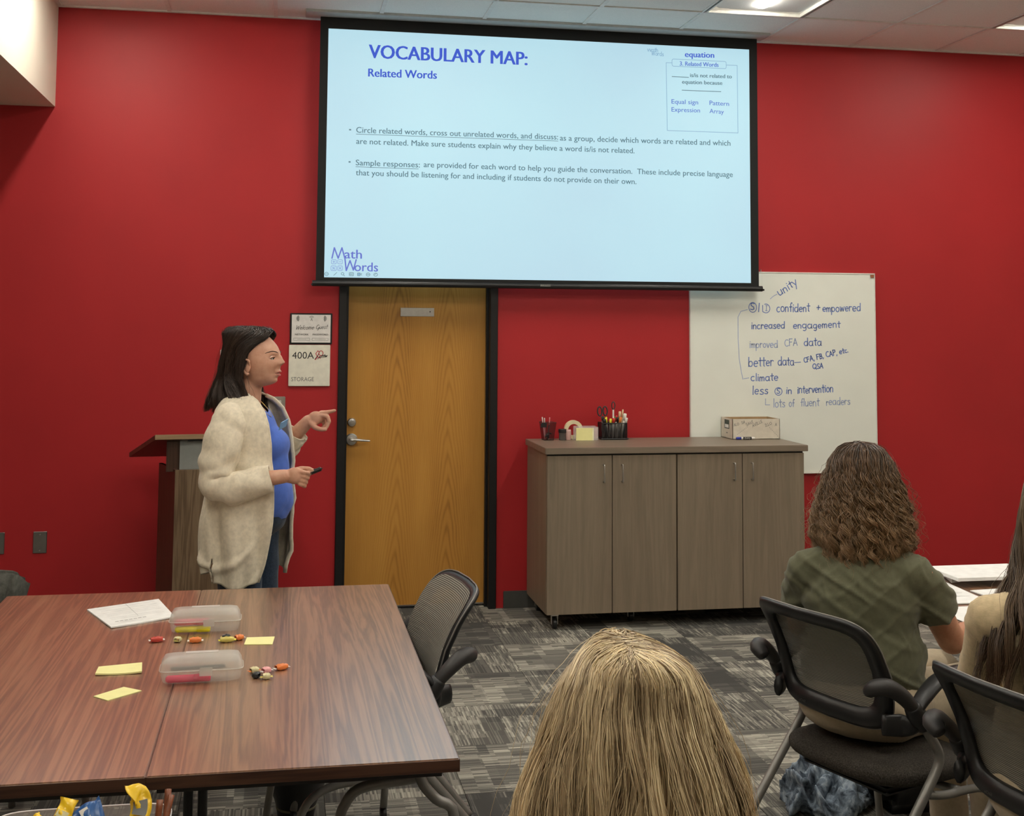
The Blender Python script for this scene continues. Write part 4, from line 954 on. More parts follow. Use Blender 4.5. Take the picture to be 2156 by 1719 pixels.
fat_marker('hot pink highlighter in the nearer pencil box', -.372, -3.924, TZ+.0125, .115, 'hot_pink', math.radians(2))
fat_marker('dark grey pen lying along the nearer pencil box', -.360, -3.905, TZ+.034, .140, 'dark_plastic', math.radians(2), .005)
def candy(label, x, y, rz, c1, c2, ln=.042, w=.0115, h=.0075):
    t = thing('wrapped_candy', label, 'candy', (x, y, TZ), rz, 'wrapped candies on the table')
    pw = lambda q: np.sign(q)*np.abs(q)**.6
    env = lambda v_: (np.sin(PI*np.clip(v_, .04, .96)))**.18
    Pm, Fm = grid_mesh(lambda u, v_: (ln/2*(2*v_-1)+0*u, w*env(v_)*pw(np.cos(2*PI*u))*(1+.16*np.sin(11*v_+4*u*2*PI+x*90)), h*env(v_)*pw(np.sin(2*PI*u))*(1+.15*np.sin(17*v_+x*50))+h), 12, 8, True)
    link('candy_body', fast_mesh(Pm, Fm), M[c1], t, smooth=False)
    for s in (-1, 1):
        Pm, Fm = grid_mesh(lambda u, v_: (s*(ln/2*.92+u*.007), (v_-.5)*(.010+u*.010), h*.8+u*.0015*np.sin(v_*19)), 4, 8)
        link('wrapper_end', fast_mesh(Pm, Fm), M[c2], t)
    return t
M['foil_red'] = plain('red_candy_wrapper', (.55, .06, .04, 1), .3); M['foil_white'] = plain('white_candy_wrapper', (.85, .80, .76, 1), .3); M['foil_gold'] = plain('gold_candy_wrapper', (.62, .52, .12, 1), .3); M['foil_pale'] = plain('pale_gold_wrapper', (.66, .60, .34, 1), .3)
M['foil_orange'] = plain('orange_candy_wrapper', (.80, .22, .05, 1), .3); M['foil_dark'] = plain('dark_candy_wrapper', (.03, .03, .03, 1), .3); M['foil_pink'] = plain('pink_candy_wrapper', (.85, .40, .40, 1), .3)
for a in (('red and white wrapped candy, leftmost of the row', -.437, -3.479, .2, 'foil_red', 'foil_white', .034), ('small pale gold candy second from the left', -.376, -3.489, 1.3, 'foil_pale', 'foil_gold', .016), ('orange and white candy just right of the table seam', -.324, -3.503, .05, 'foil_orange', 'foil_white', .034),
          ('bright yellow wrapped candy before the box corner', -.232, -3.512, .1, 'foil_gold', 'bright_yellow', .040), ('dark candy on top of the yellow one', -.236, -3.480, -.1, 'foil_dark', 'foil_gold', .022), ('brown gold candy touching the sticky note', -.198, -3.492, .5, 'foil_orange', 'foil_white', .024),
          ('pale gold and orange candy touching the nearer pencil box', -.146, -3.850, .5, 'foil_pale', 'foil_orange', .022), ('pink and white candy in the middle of the right group', -.114, -3.856, .6, 'foil_pink', 'foil_white', .022), ('orange tipped white candy farthest right on the table', -.074, -3.832, .5, 'foil_orange', 'foil_white', .034),
          ('black wrapped candy, nearest of the right group', -.140, -3.900, -.5, 'foil_dark', 'foil_dark', .018), ('yellow wrapped candy beside the black one', -.113, -3.915, .1, 'foil_pale', 'foil_gold', .020)):
    candy(*a)

# =================================================================== SNACK TUB IN FRONT OF THE TABLE
nt_ = make_table(-1.0, .1, -6.2, -4.93, 'table below the frame that carries the snack tub', 0); del nt_['group']
bm = bmesh.new()
for x in (-.45, .45):
    for y in (-.5, .5): tube('leg', [(x, y, .70), (x, y, .01)], .016, M['tube_grey'], nt_, n=1)
tb = thing('snack_tub', 'clear tub of pretzel sticks and wrapped snacks at the lower left', 'tub', (-.415, -5.05, TZ))
bm = bmesh.new(); rings = []
for z, w_, d_ in ((0, .130, .08), (.080, .148, .095)):
    rings.append([bm.verts.new((w_*math.copysign(abs(math.cos(t_))**.35, math.cos(t_)), d_*math.copysign(abs(math.sin(t_))**.35, math.sin(t_)), z)) for t_ in [2*PI*i/36 for i in range(36)]])
for i in range(36): bm.faces.new((rings[0][i], rings[0][(i+1) % 36], rings[1][(i+1) % 36], rings[1][i]))
bm.faces.new(rings[0][::-1]); link('tub_wall', to_mesh(bm), M['clear'], tb, smooth=True)
bm = bmesh.new(); sweep(bm, [tuple(v_) for v_ in [(.149*math.copysign(abs(math.cos(t_))**.35, math.cos(t_)), .096*math.copysign(abs(math.sin(t_))**.35, math.sin(t_)), .080) for t_ in [2*PI*i/36 for i in range(36)]]], .0014, seg=6, closed=True); link('tub_rim', to_mesh(bm), plain('clear_rim', (.7, .66, .66, 1), .15), tb, smooth=True)
M['pretzel'] = plain('pretzel_brown', (.20, .055, .018, 1), .4, nscale=90, var=.3)
tx, ty = -.415, -5.05
pz = TZ+.012
i_ = 0
for lay in range(4):
    for q in range(7):
        if i_ == 0:
            pr0 = thing('pretzel_stick', 'brown pretzel stick in the snack tub', 'pretzel', (0, 0, 0), 0, 'pretzel sticks in the tub')
            bm = bmesh.new(); sweep(bm, [(-.075, 0, 0), (-.03, .001, .001), (.03, -.001, 0), (.078, 0, .001)], .0058, seg=8, n=3); link('stick', to_mesh(bm), M['pretzel'], pr0, smooth=True); pr_ = pr0
        else: pr_ = dup(pr0, (0, 0, 0), 0, 'brown pretzel stick in the snack tub', 'pretzel sticks in the tub')
        pr_.location = (tx+rnd.uniform(.02, .06) - .03*(lay % 2), ty-.065+.021*q, pz+.0125*lay+.002*(q % 2)); pr_.rotation_euler = (0, rnd.uniform(-.02, .05), rnd.uniform(-.10, .10)); i_ += 1
for q, (x, y, rz, ry) in enumerate(((-.285, -5.04, 1.2, -.9), (-.278, -5.02, 1.5, -1.0), (-.290, -5.07, 1.4, -1.1))):
    pr_ = dup(pr0, (x, y, TZ+.045), rz, ['left one of the three pretzel sticks upright at the tub\'s right end', 'rearmost of the three upright pretzel sticks in the tub', 'front one of the three upright pretzel sticks in the tub'][q], 'upright pretzel sticks in the tub'); pr_.rotation_euler = (.2*q, ry, rz)
M['wrap_yellow'] = plain('yellow_snack_wrapper', (.85, .55, .015, 1), .3, bump=.3, nscale=20); M['wrap_blue'] = plain('blue_snack_wrapper', (.015, .09, .30, 1), .3, bump=.3, nscale=20); M['wrap_white'] = plain('white_snack_wrapper', (.80, .77, .70, 1), .35, bump=.3, nscale=20)
def packet(label, pts, w, mat, group=None, twist=.0, band=None):
    """pillow packet: a flattened bag following pts with crimped ends"""
    t = thing('snack_packet', label, 'snack', pts[0], 0, group)
    P0 = Vector(pts[0]); PP = [Vector(p)-P0 for p in smooth_path(pts, 6)]; N = len(PP); V = []; F = []; ns = 14
    for i, p in enumerate(PP):
        t_ = i/(N-1); d = (PP[min(i+1, N-1)]-PP[max(i-1, 0)]).normalized(); s = d.cross(Vector((0, -.9, .5))).normalized(); up = s.cross(d)
        th = .010*math.sin(PI*min(1, max(0, (t_-.08)/.84)))**.5+.0006; ww = w*(1+.05*math.sin(t_*14))*(1.0 if .1 < t_ < .9 else 1.08)
        for k_ in range(ns):
            a_ = 2*PI*k_/ns; c, q = math.cos(a_), math.sin(a_)
            V.append(p+s*(ww*math.copysign(abs(c)**.7, c))+up*(th*q*(1+.25*math.sin(5*a_+9*t_))+.003*math.sin(16*t_+3*c)))
    for i in range(N-1):
        for k_ in range(ns): F.append((i*ns+k_, i*ns+(k_+1) % ns, (i+1)*ns+(k_+1) % ns, (i+1)*ns+k_))
    me = bpy.data.meshes.new('p'); me.from_pydata([tuple(v_) for v_ in V], [], F); link('packet_body', me, M[mat], t, smooth=True)
    if band:
        V = []; F = []
        for i in range(N):
            if not (.35 < i/(N-1) < .62): continue
            p = PP[i]; d = (PP[min(i+1, N-1)]-PP[max(i-1, 0)]).normalized(); s = d.cross(Vector((0, -.9, .5))).normalized(); up = s.cross(d)
            V += [p+s*w*.7+up*.0125, p-s*w*.7+up*.0125]
        for i in range(len(V)//2-1): F.append((2*i, 2*i+1, 2*i+3, 2*i+2))
        me = bpy.data.meshes.new('p'); me.from_pydata([tuple(v_) for v_ in V], [], F); link('packet_print', me, M[band], t)
    return t
packet('yellow packet bent upright at the right end of the tub', [(-.325, -5.10, .800), (-.318, -5.09, .830), (-.312, -5.07, .856), (-.318, -5.06, .876), (-.330, -5.08, .882)], .017, 'wrap_yellow', band='ink_grey')
packet('yellow packet lying flat at the front right of the tub', [(-.40, -5.11, .806), (-.36, -5.11, .812), (-.325, -5.115, .812)], .022, 'wrap_yellow')
packet('blue and white packet in the middle of the tub', [(-.43, -5.07, .820), (-.40, -5.06, .838), (-.375, -5.05, .845)], .026, 'wrap_blue', band='wrap_white')
packet('yellow twisted packet standing up left of the blue one', [(-.455, -5.08, .826), (-.445, -5.07, .842), (-.437, -5.06, .855), (-.432, -5.05, .872)], .014, 'wrap_yellow', band='foil_pale')
packet('short yellow packet end left of the upright yellow one', [(-.492, -5.05, .842), (-.482, -5.06, .838), (-.470, -5.07, .832)], .013, 'wrap_yellow')
packet('white packet with blue print lying across the tub', [(-.505, -5.12, .806), (-.475, -5.11, .820), (-.445, -5.10, .830)], .014, 'wrap_white', band='wrap_blue')
packet('second white packet below the first at the tub front', [(-.480, -5.135, .800), (-.455, -5.13, .815), (-.432, -5.12, .824)], .012, 'wrap_white')
packet('yellow packet leaning at the far left of the tub', [(-.568, -5.08, .806), (-.545, -5.08, .823), (-.520, -5.08, .842)], .020, 'wrap_yellow', band='foil_pale')

# bag at the far left, denim jacket on the floor
k = NT('grey_bag_fabric', .85, 0, .2); v = k.coord(); k.col(k.ramp(k.noise(v, 40, 4, .7), [(.35, (.055, .055, .047, 1)), (.65, (.095, .095, .082, 1))])); k.bump(k.noise(v, 120, 3), .4, .003); M['bagcloth'] = k.m

# =================================================================== PEOPLE
def skin_mat(name, c):
    k = NT(name, .48, 0, .4); v = k.coord()
    k.col(k.ramp(k.noise(v, 28, 4, .6), [(.3, (c[0]*.86, c[1]*.74, c[2]*.70, 1)), (.7, (c[0]*1.06, c[1]*1.05, c[2]*1.05, 1))]))
    k.b.inputs['Subsurface Weight'].default_value = .12; k.b.inputs['Subsurface Radius'].default_value = (.012, .005, .003); k.b.inputs['Subsurface Scale'].default_value = 1
    k.bump(k.noise(v, 260, 3), .12, .001); return k.m
M['skin'] = skin_mat('fair_skin', (.60, .35, .245)); M['skin2'] = skin_mat('tanned_skin', (.54, .28, .17))
def cloth_mat(name, c, knit=0, var=.12, rough=.85, scale=60):
    k = NT(name, rough, 0, .2); v = k.coord(); n1 = k.noise(v, scale, 4, .6)
    k.col(k.ramp(n1, [(.3, tuple(x*(1-var) for x in c[:3])+(1,)), (.7, tuple(min(1, x*(1+var)) for x in c[:3])+(1,))]))
    k.b.inputs['Sheen Weight'].default_value = .15
    if knit:
        w = k.n('ShaderNodeTexWave', wave_type='BANDS', bands_direction='Z'); k.set(w.inputs[0], v); w.inputs['Scale'].default_value = knit; w.inputs['Distortion'].default_value = 2.0; w.inputs['Detail'].default_value = 2
        k.bump(k.math('ADD', w.outputs[0], n1), .22, .0015)
    else: k.bump(k.noise(v, 380, 3), .25, .001)
    return k.m
M['cardigan'] = cloth_mat('oatmeal_knit', (.72, .64, .50), 190, .12); M['bluetee'] = cloth_mat('blue_tee_cotton', (.075, .155, .56), 0, .06); M['jeans'] = cloth_mat('dark_blue_denim', (.020, .034, .060), 0, .35, scale=180)
M['green'] = cloth_mat('olive_green_cotton', (.118, .118, .072), 0, .10); M['khaki'] = cloth_mat('khaki_trousers', (.44, .36, .25), 0, .08); M['sweater'] = cloth_mat('cream_ribbed_knit', (.56, .44, .27), 110, .14)
M['eye'] = plain('eye_white', (.75, .70, .66, 1), .2, bump=0); M['iris'] = plain('dark_iris', (.03, .018, .01, 1), .15, bump=0); M['lip'] = skin_mat('lip_skin', (.52, .17, .14)); M['brow'] = plain('dark_brow_hair', (.035, .018, .010, 1), .8)

def ell(bm, c, r, rot=(0, 0, 0), sub=3):
    m = Matrix.Translation(c) @ Euler(rot).to_matrix().to_4x4() @ Matrix.Diagonal((r[0], r[1], r[2], 1))
    bmesh.ops.create_icosphere(bm, subdivisions=sub, radius=1, matrix=m)
def cap_(bm, a, ra, b, rb, seg=16):
    ell(bm, a, (ra,)*3, sub=2); ell(bm, b, (rb,)*3, sub=2); sweep(bm, [a, b], [ra, rb], seg=seg, n=1)
def chain(bm, pts, rs):
    for i in range(len(pts)-1): cap_(bm, pts[i], rs[i], pts[i+1], rs[i+1])
def remesh(bm, voxel, smooth=4):
    me = to_mesh(bm); o = bpy.data.objects.new('tmp', me); COL.objects.link(o)
    m = o.modifiers.new('r', 'REMESH'); m.mode = 'VOXEL'; m.voxel_size = voxel
    if smooth: s = o.modifiers.new('s', 'SMOOTH'); s.iterations = smooth; s.factor = .5
    dg = bpy.context.evaluated_depsgraph_get(); out = bpy.data.meshes.new_from_object(o.evaluated_get(dg)); bpy.data.objects.remove(o); return out
def getP(me):
    a = np.empty(len(me.vertices)*3, np.float32); me.vertices.foreach_get('co', a); return a.reshape(-1, 3).astype(float)
def getN(me):
    a = np.empty(len(me.vertices)*3, np.float32); me.vertex_normals.foreach_get('vector', a) if hasattr(me, 'vertex_normals') else me.vertices.foreach_get('normal', a); return a.reshape(-1, 3).astype(float)
def setP(me, P): me.vertices.foreach_set('co', P.astype(np.float32).ravel()); me.update()
def folds(P, amp, k, seed=0, dirs=((1, .3, .5), (-.6, .4, .9), (.2, 1, .3))):
    r = np.random.RandomState(seed); out = 0
    for d in dirs:
        d = np.array(d)/np.linalg.norm(d); w = 1.6*np.sin(P@r.normal(size=3)*k*.35+r.uniform(0, 6))
        s = np.sin(P@d*k+w+r.uniform(0, 6)); out = out+np.sign(s)*np.abs(s)**1.5
    return amp*out/len(dirs)
def creases(P, amp, k, seed=0, p=6):
    r = np.random.RandomState(seed); out = 0
    for d in ((1, .3, .7), (-.8, .3, .75), (.5, -.4, 1)):
        d = np.array(d)/np.linalg.norm(d); s = np.sin(P@d*k+2.2*np.sin(P@r.normal(size=3)*k*.30+r.uniform(0, 6))+r.uniform(0, 6)); m_ = .5+.5*np.sin(P@r.normal(size=3)*k*.22+r.uniform(0, 6))
        out = out+np.clip(s, 0, 1)**p*m_
    return amp*out
def trim(me, keep, planes=()):
    """delete faces whose centre fails keep(P); planes (point, normal, reach): cut edges near them are pulled straight"""
    bm = bmesh.new(); bm.from_mesh(me); C = np.array([f.calc_center_median() for f in bm.faces]); k_ = keep(C)
    bmesh.ops.delete(bm, geom=[f for f, q in zip(bm.faces, k_) if not q], context='FACES')
    if planes:
        for v_ in bm.verts:
            if v_.is_boundary:
                for p0, nn, reach in planes:
                    d_ = (v_.co-Vector(p0)).dot(Vector(nn))
                    if abs(d_) < .02 and (v_.co-Vector(p0)).length < reach: v_.co -= Vector(nn)*d_
    bm.to_mesh(me); bm.free(); return me
def relax(me, sel, it, lam=.5):
    E_ = np.empty(len(me.edges)*2, np.int32); me.edges.foreach_get('vertices', E_); E_ = E_.reshape(-1, 2); P = getP(me); n = len(P)
    deg = np.bincount(E_.ravel(), minlength=n).astype(float)[:, None]; w = np.clip(sel(P), 0, 1)[:, None]*lam
    for _ in range(it):
        acc = np.stack([np.bincount(E_[:, 0], P[E_[:, 1], q], n)+np.bincount(E_[:, 1], P[E_[:, 0], q], n) for q in range(3)], 1)
        P = P+(acc/np.maximum(deg, 1)-P)*w
    setP(me, P); return P
def gauss(P, c, r): return np.exp(-np.sum(((P-np.array(c))/np.array(r))**2, 1))
def finger(bm, pts, r0, r1):
    n = len(pts); chain(bm, pts, [r0+(r1-r0)*i/(n-1) for i in range(n)])

def interp_prof(prof, v):
    pv = [p[0] for p in prof]; return [np.interp(v, pv, [p[i] for p in prof]) for i in range(1, len(prof[0]))]
def sm(v): return v*v*(3-2*v)
def hair(name, parent, prof, mprof, n, seg, rad, cols, curl=(0, 0), clumps=120, pull=.6, seed=1, cy=0.0, v0=(.0, .30), v1=(.86, 1.0), depth=(.84, 1.03), droop=None, fly=.03, base=.93, streak=4.0, th0=None, crown=(0, 0), basev=.90, cvar=.45, part=(0, 0)):
    """locks of hair hanging from a crown over a lofted envelope; local coordinates, back of the head towards -Y.
    prof rows: v, z, half width, back radius, front radius; mprof rows: v, largest angle from the back in degrees"""
    R = np.random.RandomState(seed)
    def surf(th, v, s):
        z, w, yb, yf = interp_prof(prof, v)
        c, sn = np.cos(th), np.sin(th)
        y = np.where(c > 0, -yb*c, -yf*c)
        k0 = np.clip(1-v*5, 0, 1); y = y+np.clip(1-v*3.2, 0, 1)*(part[0]+(part[1]-part[0])*np.clip(np.abs(th)/2.6, 0, 1))*(v < .32)
        return np.stack([w*sn*s+crown[0]*k0, y*s+cy+crown[1]*k0, z+(s-1)*.10*(1-np.clip(v*2, 0, 1))], -1)
    mm = lambda v: np.interp(v, [p[0] for p in mprof], [p[1] for p in mprof])*PI/180
    # clump centres
    tc_ = R.uniform(-1, 1, clumps); dc = R.uniform(depth[0], depth[1], clumps); ph = R.uniform(0, 2*PI, clumps); fr = R.uniform(.8, 1.25, clumps); am = R.uniform(.5, 1.2, clumps); lc = R.uniform(v1[0], v1[1], clumps); cc = R.uniform(0, 1, clumps)
    t = R.uniform(-1, 1, n)
    if th0: t = np.clip(t, th0[0], th0[1])
    ci = np.abs(t[:, None]-tc_[None, :]+R.normal(0, .03, (n, 1))).argmin(1)
    # choose among the nearest few for depth variety
    order = np.argsort(np.abs(t[:, None]-tc_[None, :]), 1)[:, :4]; ci = order[np.arange(n), R.randint(0, 4, n)]
    s_ = R.uniform(depth[0], depth[1], n); va = R.uniform(v0[0], v0[1], n)**1.0; vb = lc[ci]*R.uniform(.94, 1.02, n)
    u = np.linspace(0, 1, seg+1); V = va[:, None]+(vb-va)[:, None]*u[None, :]; Vc = np.clip(V, 0, 1)
    g = sm(np.clip((Vc-.15)/.7, 0, 1))*pull
    T_ = t[:, None]*(1-g)+tc_[ci][:, None]*g; S_ = s_[:, None]*(1-g)+dc[ci][:, None]*g
    th = T_*mm(Vc)
    P = surf(th, Vc, S_)
    P[..., 2] -= np.maximum(0, V-1)*.12
    # waves and curls
    ca, cf = curl
    a = ca*sm(np.clip((Vc-.12)/.5, 0, 1))*am[ci][:, None]; w = 2*PI*cf*fr[ci][:, None]*Vc+ph[ci][:, None]+R.normal(0, .25, (n, 1))
    out = np.stack([np.sin(th), -np.cos(th), 0*th], -1); tan = np.stack([np.cos(th), np.sin(th), 0*th], -1)
    P += out*(a*np.cos(w))[..., None]*.75+tan*(a*np.sin(w))[..., None]
    # small individual jitter
    jit = R.normal(0, 1, (n, 1, 3))*.0022+np.cumsum(R.normal(0, 1, (n, seg+1, 3)), 1)*.0005
    fl = (R.uniform(0, 1, n) < fly)[:, None, None]
    P += jit*(1+fl*4.0)*np.clip(u*2.5, 0, 1)[None, :, None]
    P += R.normal(0, .009, (n, 1, 3))*np.array([.7, 1.3, 0])*np.clip(1-Vc*4, 0, 1)[..., None]
    if droop is not None: P = droop(P, Vc)
    # three sided tubes
    d = np.gradient(P, axis=1); d /= np.linalg.norm(d, axis=2, keepdims=True)+1e-9
    ref = out+np.array([0, 0, .2]); s1 = np.cross(d, ref); s1 /= np.linalg.norm(s1, axis=2, keepdims=True)+1e-9; s2 = np.cross(s1, d)
    rr = rad*(1-.75*u**3)[None, :, None]*R.uniform(.7, 1.3, (n, 1, 1)); rr = np.where(fl, rr*.5, rr)
    VV = np.stack([P+s1*rr*math.cos(2*PI*k_/3)*1.3+s2*rr*math.sin(2*PI*k_/3)*.8 for k_ in range(3)], 2)   # n, seg+1, 3, 3
    idx = np.arange(n*(seg+1)*3).reshape(n, seg+1, 3)
    F = np.concatenate([np.stack([idx[:, :-1, k_], idx[:, :-1, (k_+1) % 3], idx[:, 1:, (k_+1) % 3], idx[:, 1:, k_]], -1).reshape(-1, 4) for k_ in range(3)])
    lo, hi, tip = [np.array(c) for c in cols[:3]]
    st = .5+.5*np.sin(t*streak*7+2.2*np.sin(t*streak*3.1+seed)); m1 = np.clip((1-cvar)*st+cvar*cc[ci]+R.normal(0, .14, n), 0, 1)
    m1 = m1[:, None]*np.ones_like(u)[None]; tipm = (sm(np.clip(Vc, 0, 1))*cols[3])
    C3 = lo*(1-m1[..., None])+hi*m1[..., None]; C3 = C3*(1-tipm[..., None])+tip*tipm[..., None]
    C4 = np.concatenate([np.repeat(C3[:, :, None, :], 3, 2), np.ones((n, seg+1, 3, 1))], -1).reshape(-1, 4)
    # inner volume
    nu, nv = 48, 26; uu = np.linspace(-1, 1, nu); vv = np.linspace(0, basev, nv); UU, VV2 = np.meshgrid(uu, vv, indexing='ij')
    Pb = surf(UU*mm(VV2), VV2, np.full_like(UU, base)); 
    if droop is not None: Pb = droop(Pb, VV2)
    Ib = np.arange(nu*nv).reshape(nu, nv)+len(C4); Fb = np.stack([Ib[:-1, :-1], Ib[1:, :-1], Ib[1:, 1:], Ib[:-1, 1:]], -1).reshape(-1, 4)
    Cb = np.tile(np.append(lo*.8, 1), (nu*nv, 1))
    me = fast_mesh(np.concatenate([VV.reshape(-1, 3), Pb.reshape(-1, 3)]), np.concatenate([F, Fb]), 'hair', np.concatenate([C4, Cb]))
    return link(name, me, M['hair'], parent, smooth=True)
k = NT('hair_strands', .36, 0, .55); at = k.n('ShaderNodeVertexColor', layer_name='Col'); k.col(at.outputs[0])
k.b.inputs['Anisotropic'].default_value = .0; M['hair'] = k.m

# ------------------------------------------------------------------ the presenter
pr = thing('person', 'standing dark haired woman in oatmeal cardigan and blue shirt pointing right', 'person', (-.22, -2.35, 0), face_rot(.94, -.342), 'people in the room')
bm = bmesh.new()
E3 = lambda *a: ell(bm, *a)
E3((0, .018, 1.562), (.074, .098, .092)); E3((0, .048, 1.532), (.067, .087, .100)); E3((0, .055, 1.478), (.054, .070, .044)); E3((0, .012, 1.50), (.060, .055, .050))
cap_(bm, (0, -.008, 1.33), .060, (0, .010, 1.47), .049)
# trunk, arms, legs
E3((0, .0, 1.23), (.150, .100, .150)); E3((0, .02, 1.05), (.140, .125, .15)); E3((0, .0, .92), (.165, .125, .12)); cap_(bm, (0, -.01, 1.345), .045, (.155, -.01, 1.305), .042); cap_(bm, (0, -.01, 1.345), .045, (-.155, -.01, 1.305), .042)
for s in (-1, 1): chain(bm, [(s*.09, .01, .88), (s*.095, .03, .48), (s*.10, 0, .10)], [.092, .058, .040]); E3((s*.10, .06, .045), (.042, .12, .042))
chain(bm, [(.175, -.005, 1.300), (.215, -.03, 1.075), (.150, .215, 1.108)], [.046, .042, .026])
chain(bm, [(-.175, .01, 1.300), (-.215, .02, 1.12), (-.200, .185, 1.287)], [.050, .040, .0255])
# near hand round the remote
E3((.146, .252, 1.110), (.017, .036, .032), (.05, 0, 0)); E3((.142, .232, 1.108), (.019, .030, .027))
for i in range(4):
    z = 1.127-.0155*i; finger(bm, [(.150-.002*i, .272, z), (.150-.001*i, .297-.004*i, z-.004), (.134, .307-.006*i, z-.010), (.117, .295-.006*i, z-.010)], .0088, .0072)
finger(bm, [(.140, .245, 1.128), (.130, .272, 1.136), (.127, .300, 1.136), (.128, .322, 1.127)], .0105, .0078)
# far hand pointing
E3((-.200, .213, 1.298), (.016, .034, .029), (.45, 0, 0))
finger(bm, [(-.202, .238, 1.322), (-.203, .262, 1.324), (-.203, .280, 1.327), (-.203, .295, 1.331)], .0092, .0068)
finger(bm, [(-.198, .240, 1.311), (-.197, .268, 1.306), (-.194, .276, 1.287), (-.190, .268, 1.266)], .0090, .0066)
finger(bm, [(-.208, .232, 1.300), (-.212, .256, 1.294), (-.208, .262, 1.275), (-.203, .250, 1.262)], .0086, .0064)
finger(bm, [(-.214, .224, 1.290), (-.220, .243, 1.283), (-.217, .248, 1.267), (-.212, .238, 1.257)], .0078, .0060)
finger(bm, [(-.188, .198, 1.280), (-.180, .222, 1.263), (-.182, .243, 1.256), (-.186, .262, 1.256)], .0120, .0080)
me = remesh(bm, .0034, 3); P = relax(me, lambda P: np.clip((P[:, 2]-1.40)/.03, 0, 1)*(np.hypot(P[:, 0], P[:, 1]-.03) < .16), 26)
fr_ = np.clip((P[:, 1]-.06)/.03, 0, 1)
def G2(x, z, sx_, sz_): return np.exp(-((P[:, 0]-x)/sx_)**2-((P[:, 2]-z)/sz_)**2)*fr_
dy = .0155*G2(0, 1.5300, .0100, .0100)+.0090*G2(0, 1.547, .0080, .0150)+.0075*(G2(.0105, 1.5245, .0070, .0070)+G2(-.0105, 1.5245, .0070, .0070))
dy += .0085*G2(0, 1.4945, .017, .0048)+.0085*G2(0, 1.4805, .014, .0052)-.0030*G2(0, 1.4875, .020, .0022)+.003*G2(0, 1.49, .026, .018)-.0030*G2(0, 1.468, .016, .0060)+.0090*G2(0, 1.4535, .017, .011)
dy += -.0105*(G2(.0315, 1.5475, .0145, .0090)+G2(-.0315, 1.5475, .0145, .0090))+.0030*(G2(.028, 1.5670, .020, .0060)+G2(-.028, 1.5670, .020, .0060))-.0020*G2(0, 1.562, .008, .006)+.004*G2(0, 1.600, .04, .028)
dy += .0035*(G2(.036, 1.516, .016, .014)+G2(-.036, 1.516, .016, .014))-.0025*(G2(.022, 1.5055, .005, .012)+G2(-.022, 1.5055, .005, .012))
P[:, 1] += dy
setP(me, P); body = link('body', me, M['skin'], pr, smooth=True)
for s in (-1, 1):
    bm = bmesh.new(); ell(bm, (s*.0715, .026, 1.511), (.005, .013, .023), (-.12, 0, s*.25), sub=3)
    sweep(bm, [(s*.073, .036, 1.520), (s*.078, .034, 1.536), (s*.081, .022, 1.541), (s*.083, .009, 1.531), (s*.082, .007, 1.513), (s*.078, .016, 1.495), (s*.073, .026, 1.484), (s*.070, .033, 1.488)], [.003, .0042, .0045, .0045, .0042, .0045, .0062, .004], seg=8, n=4)
    link('ear', to_mesh(bm), M['skin'], pr, smooth=True)
def facey(x, z):
    q = np.argmin(((P[:, 0]-x)**2+(P[:, 2]-z)**2)*1e3+(P[:, 1] < .06)*10); return P[q, 1]
for s in (-1, 1):
    bm = bmesh.new(); ell(bm, (s*.0305, .1070, 1.5470), (.0118,)*3, sub=3); ey = link('eye', to_mesh(bm), M['eye'], pr, smooth=True)
    bm = bmesh.new(); ell(bm, (s*.0320, .1168, 1.5465), (.0052, .0030, .0052), sub=2); link('iris', to_mesh(bm), M['iris'], ey, smooth=True)
    tube('eyelid', [(s*.0185, .1135, 1.5475), (s*.025, .1185, 1.5522), (s*.033, .1190, 1.5532), (s*.040, .1145, 1.5505), (s*.0445, .1080, 1.5465)], [.0022, .0028, .0030, .0028, .0022], M['skin'], pr, seg=8, n=4)
    tube('lashes', [(s*.0195, .1150, 1.5465), (s*.026, .1203, 1.5497), (s*.034, .1208, 1.5502), (s*.041, .1158, 1.5475), (s*.0465, .1088, 1.5450)], [.0009, .0014, .0016, .0014, .0007], M['brow'], pr, seg=6, n=4)
    tube('eyebrow', [(s*x, facey(s*x, z)-.0008, z) for x, z in ((.014, 1.5665), (.023, 1.5705), (.034, 1.5730), (.045, 1.5705), (.053, 1.5650))], [.0018, .0032, .0030, .0022, .0010], M['brow'], pr, seg=8, n=4, flat=(1, .7))
def facey(x, z):
    q = np.argmin(((P[:, 0]-x)**2+(P[:, 2]-z)**2)*1e3+(P[:, 1] < .06)*10); return P[q, 1]
tube('lips', [(x, facey(x, z)-.0012, z) for x, z in ((-.021, 1.4872), (-.010, 1.4935), (0, 1.4925), (.010, 1.4935), (.021, 1.4872))], [.0008, .0030, .0032, .0030, .0008], M['lip'], pr, seg=8, n=5)
tube('lips', [(x, facey(x, z)-.0012, z) for x, z in ((-.018, 1.4855), (-.008, 1.4812), (0, 1.4802), (.008, 1.4812), (.018, 1.4855))], [.0008, .0034, .0040, .0034, .0008], M['lip'], pr, seg=8, n=5)
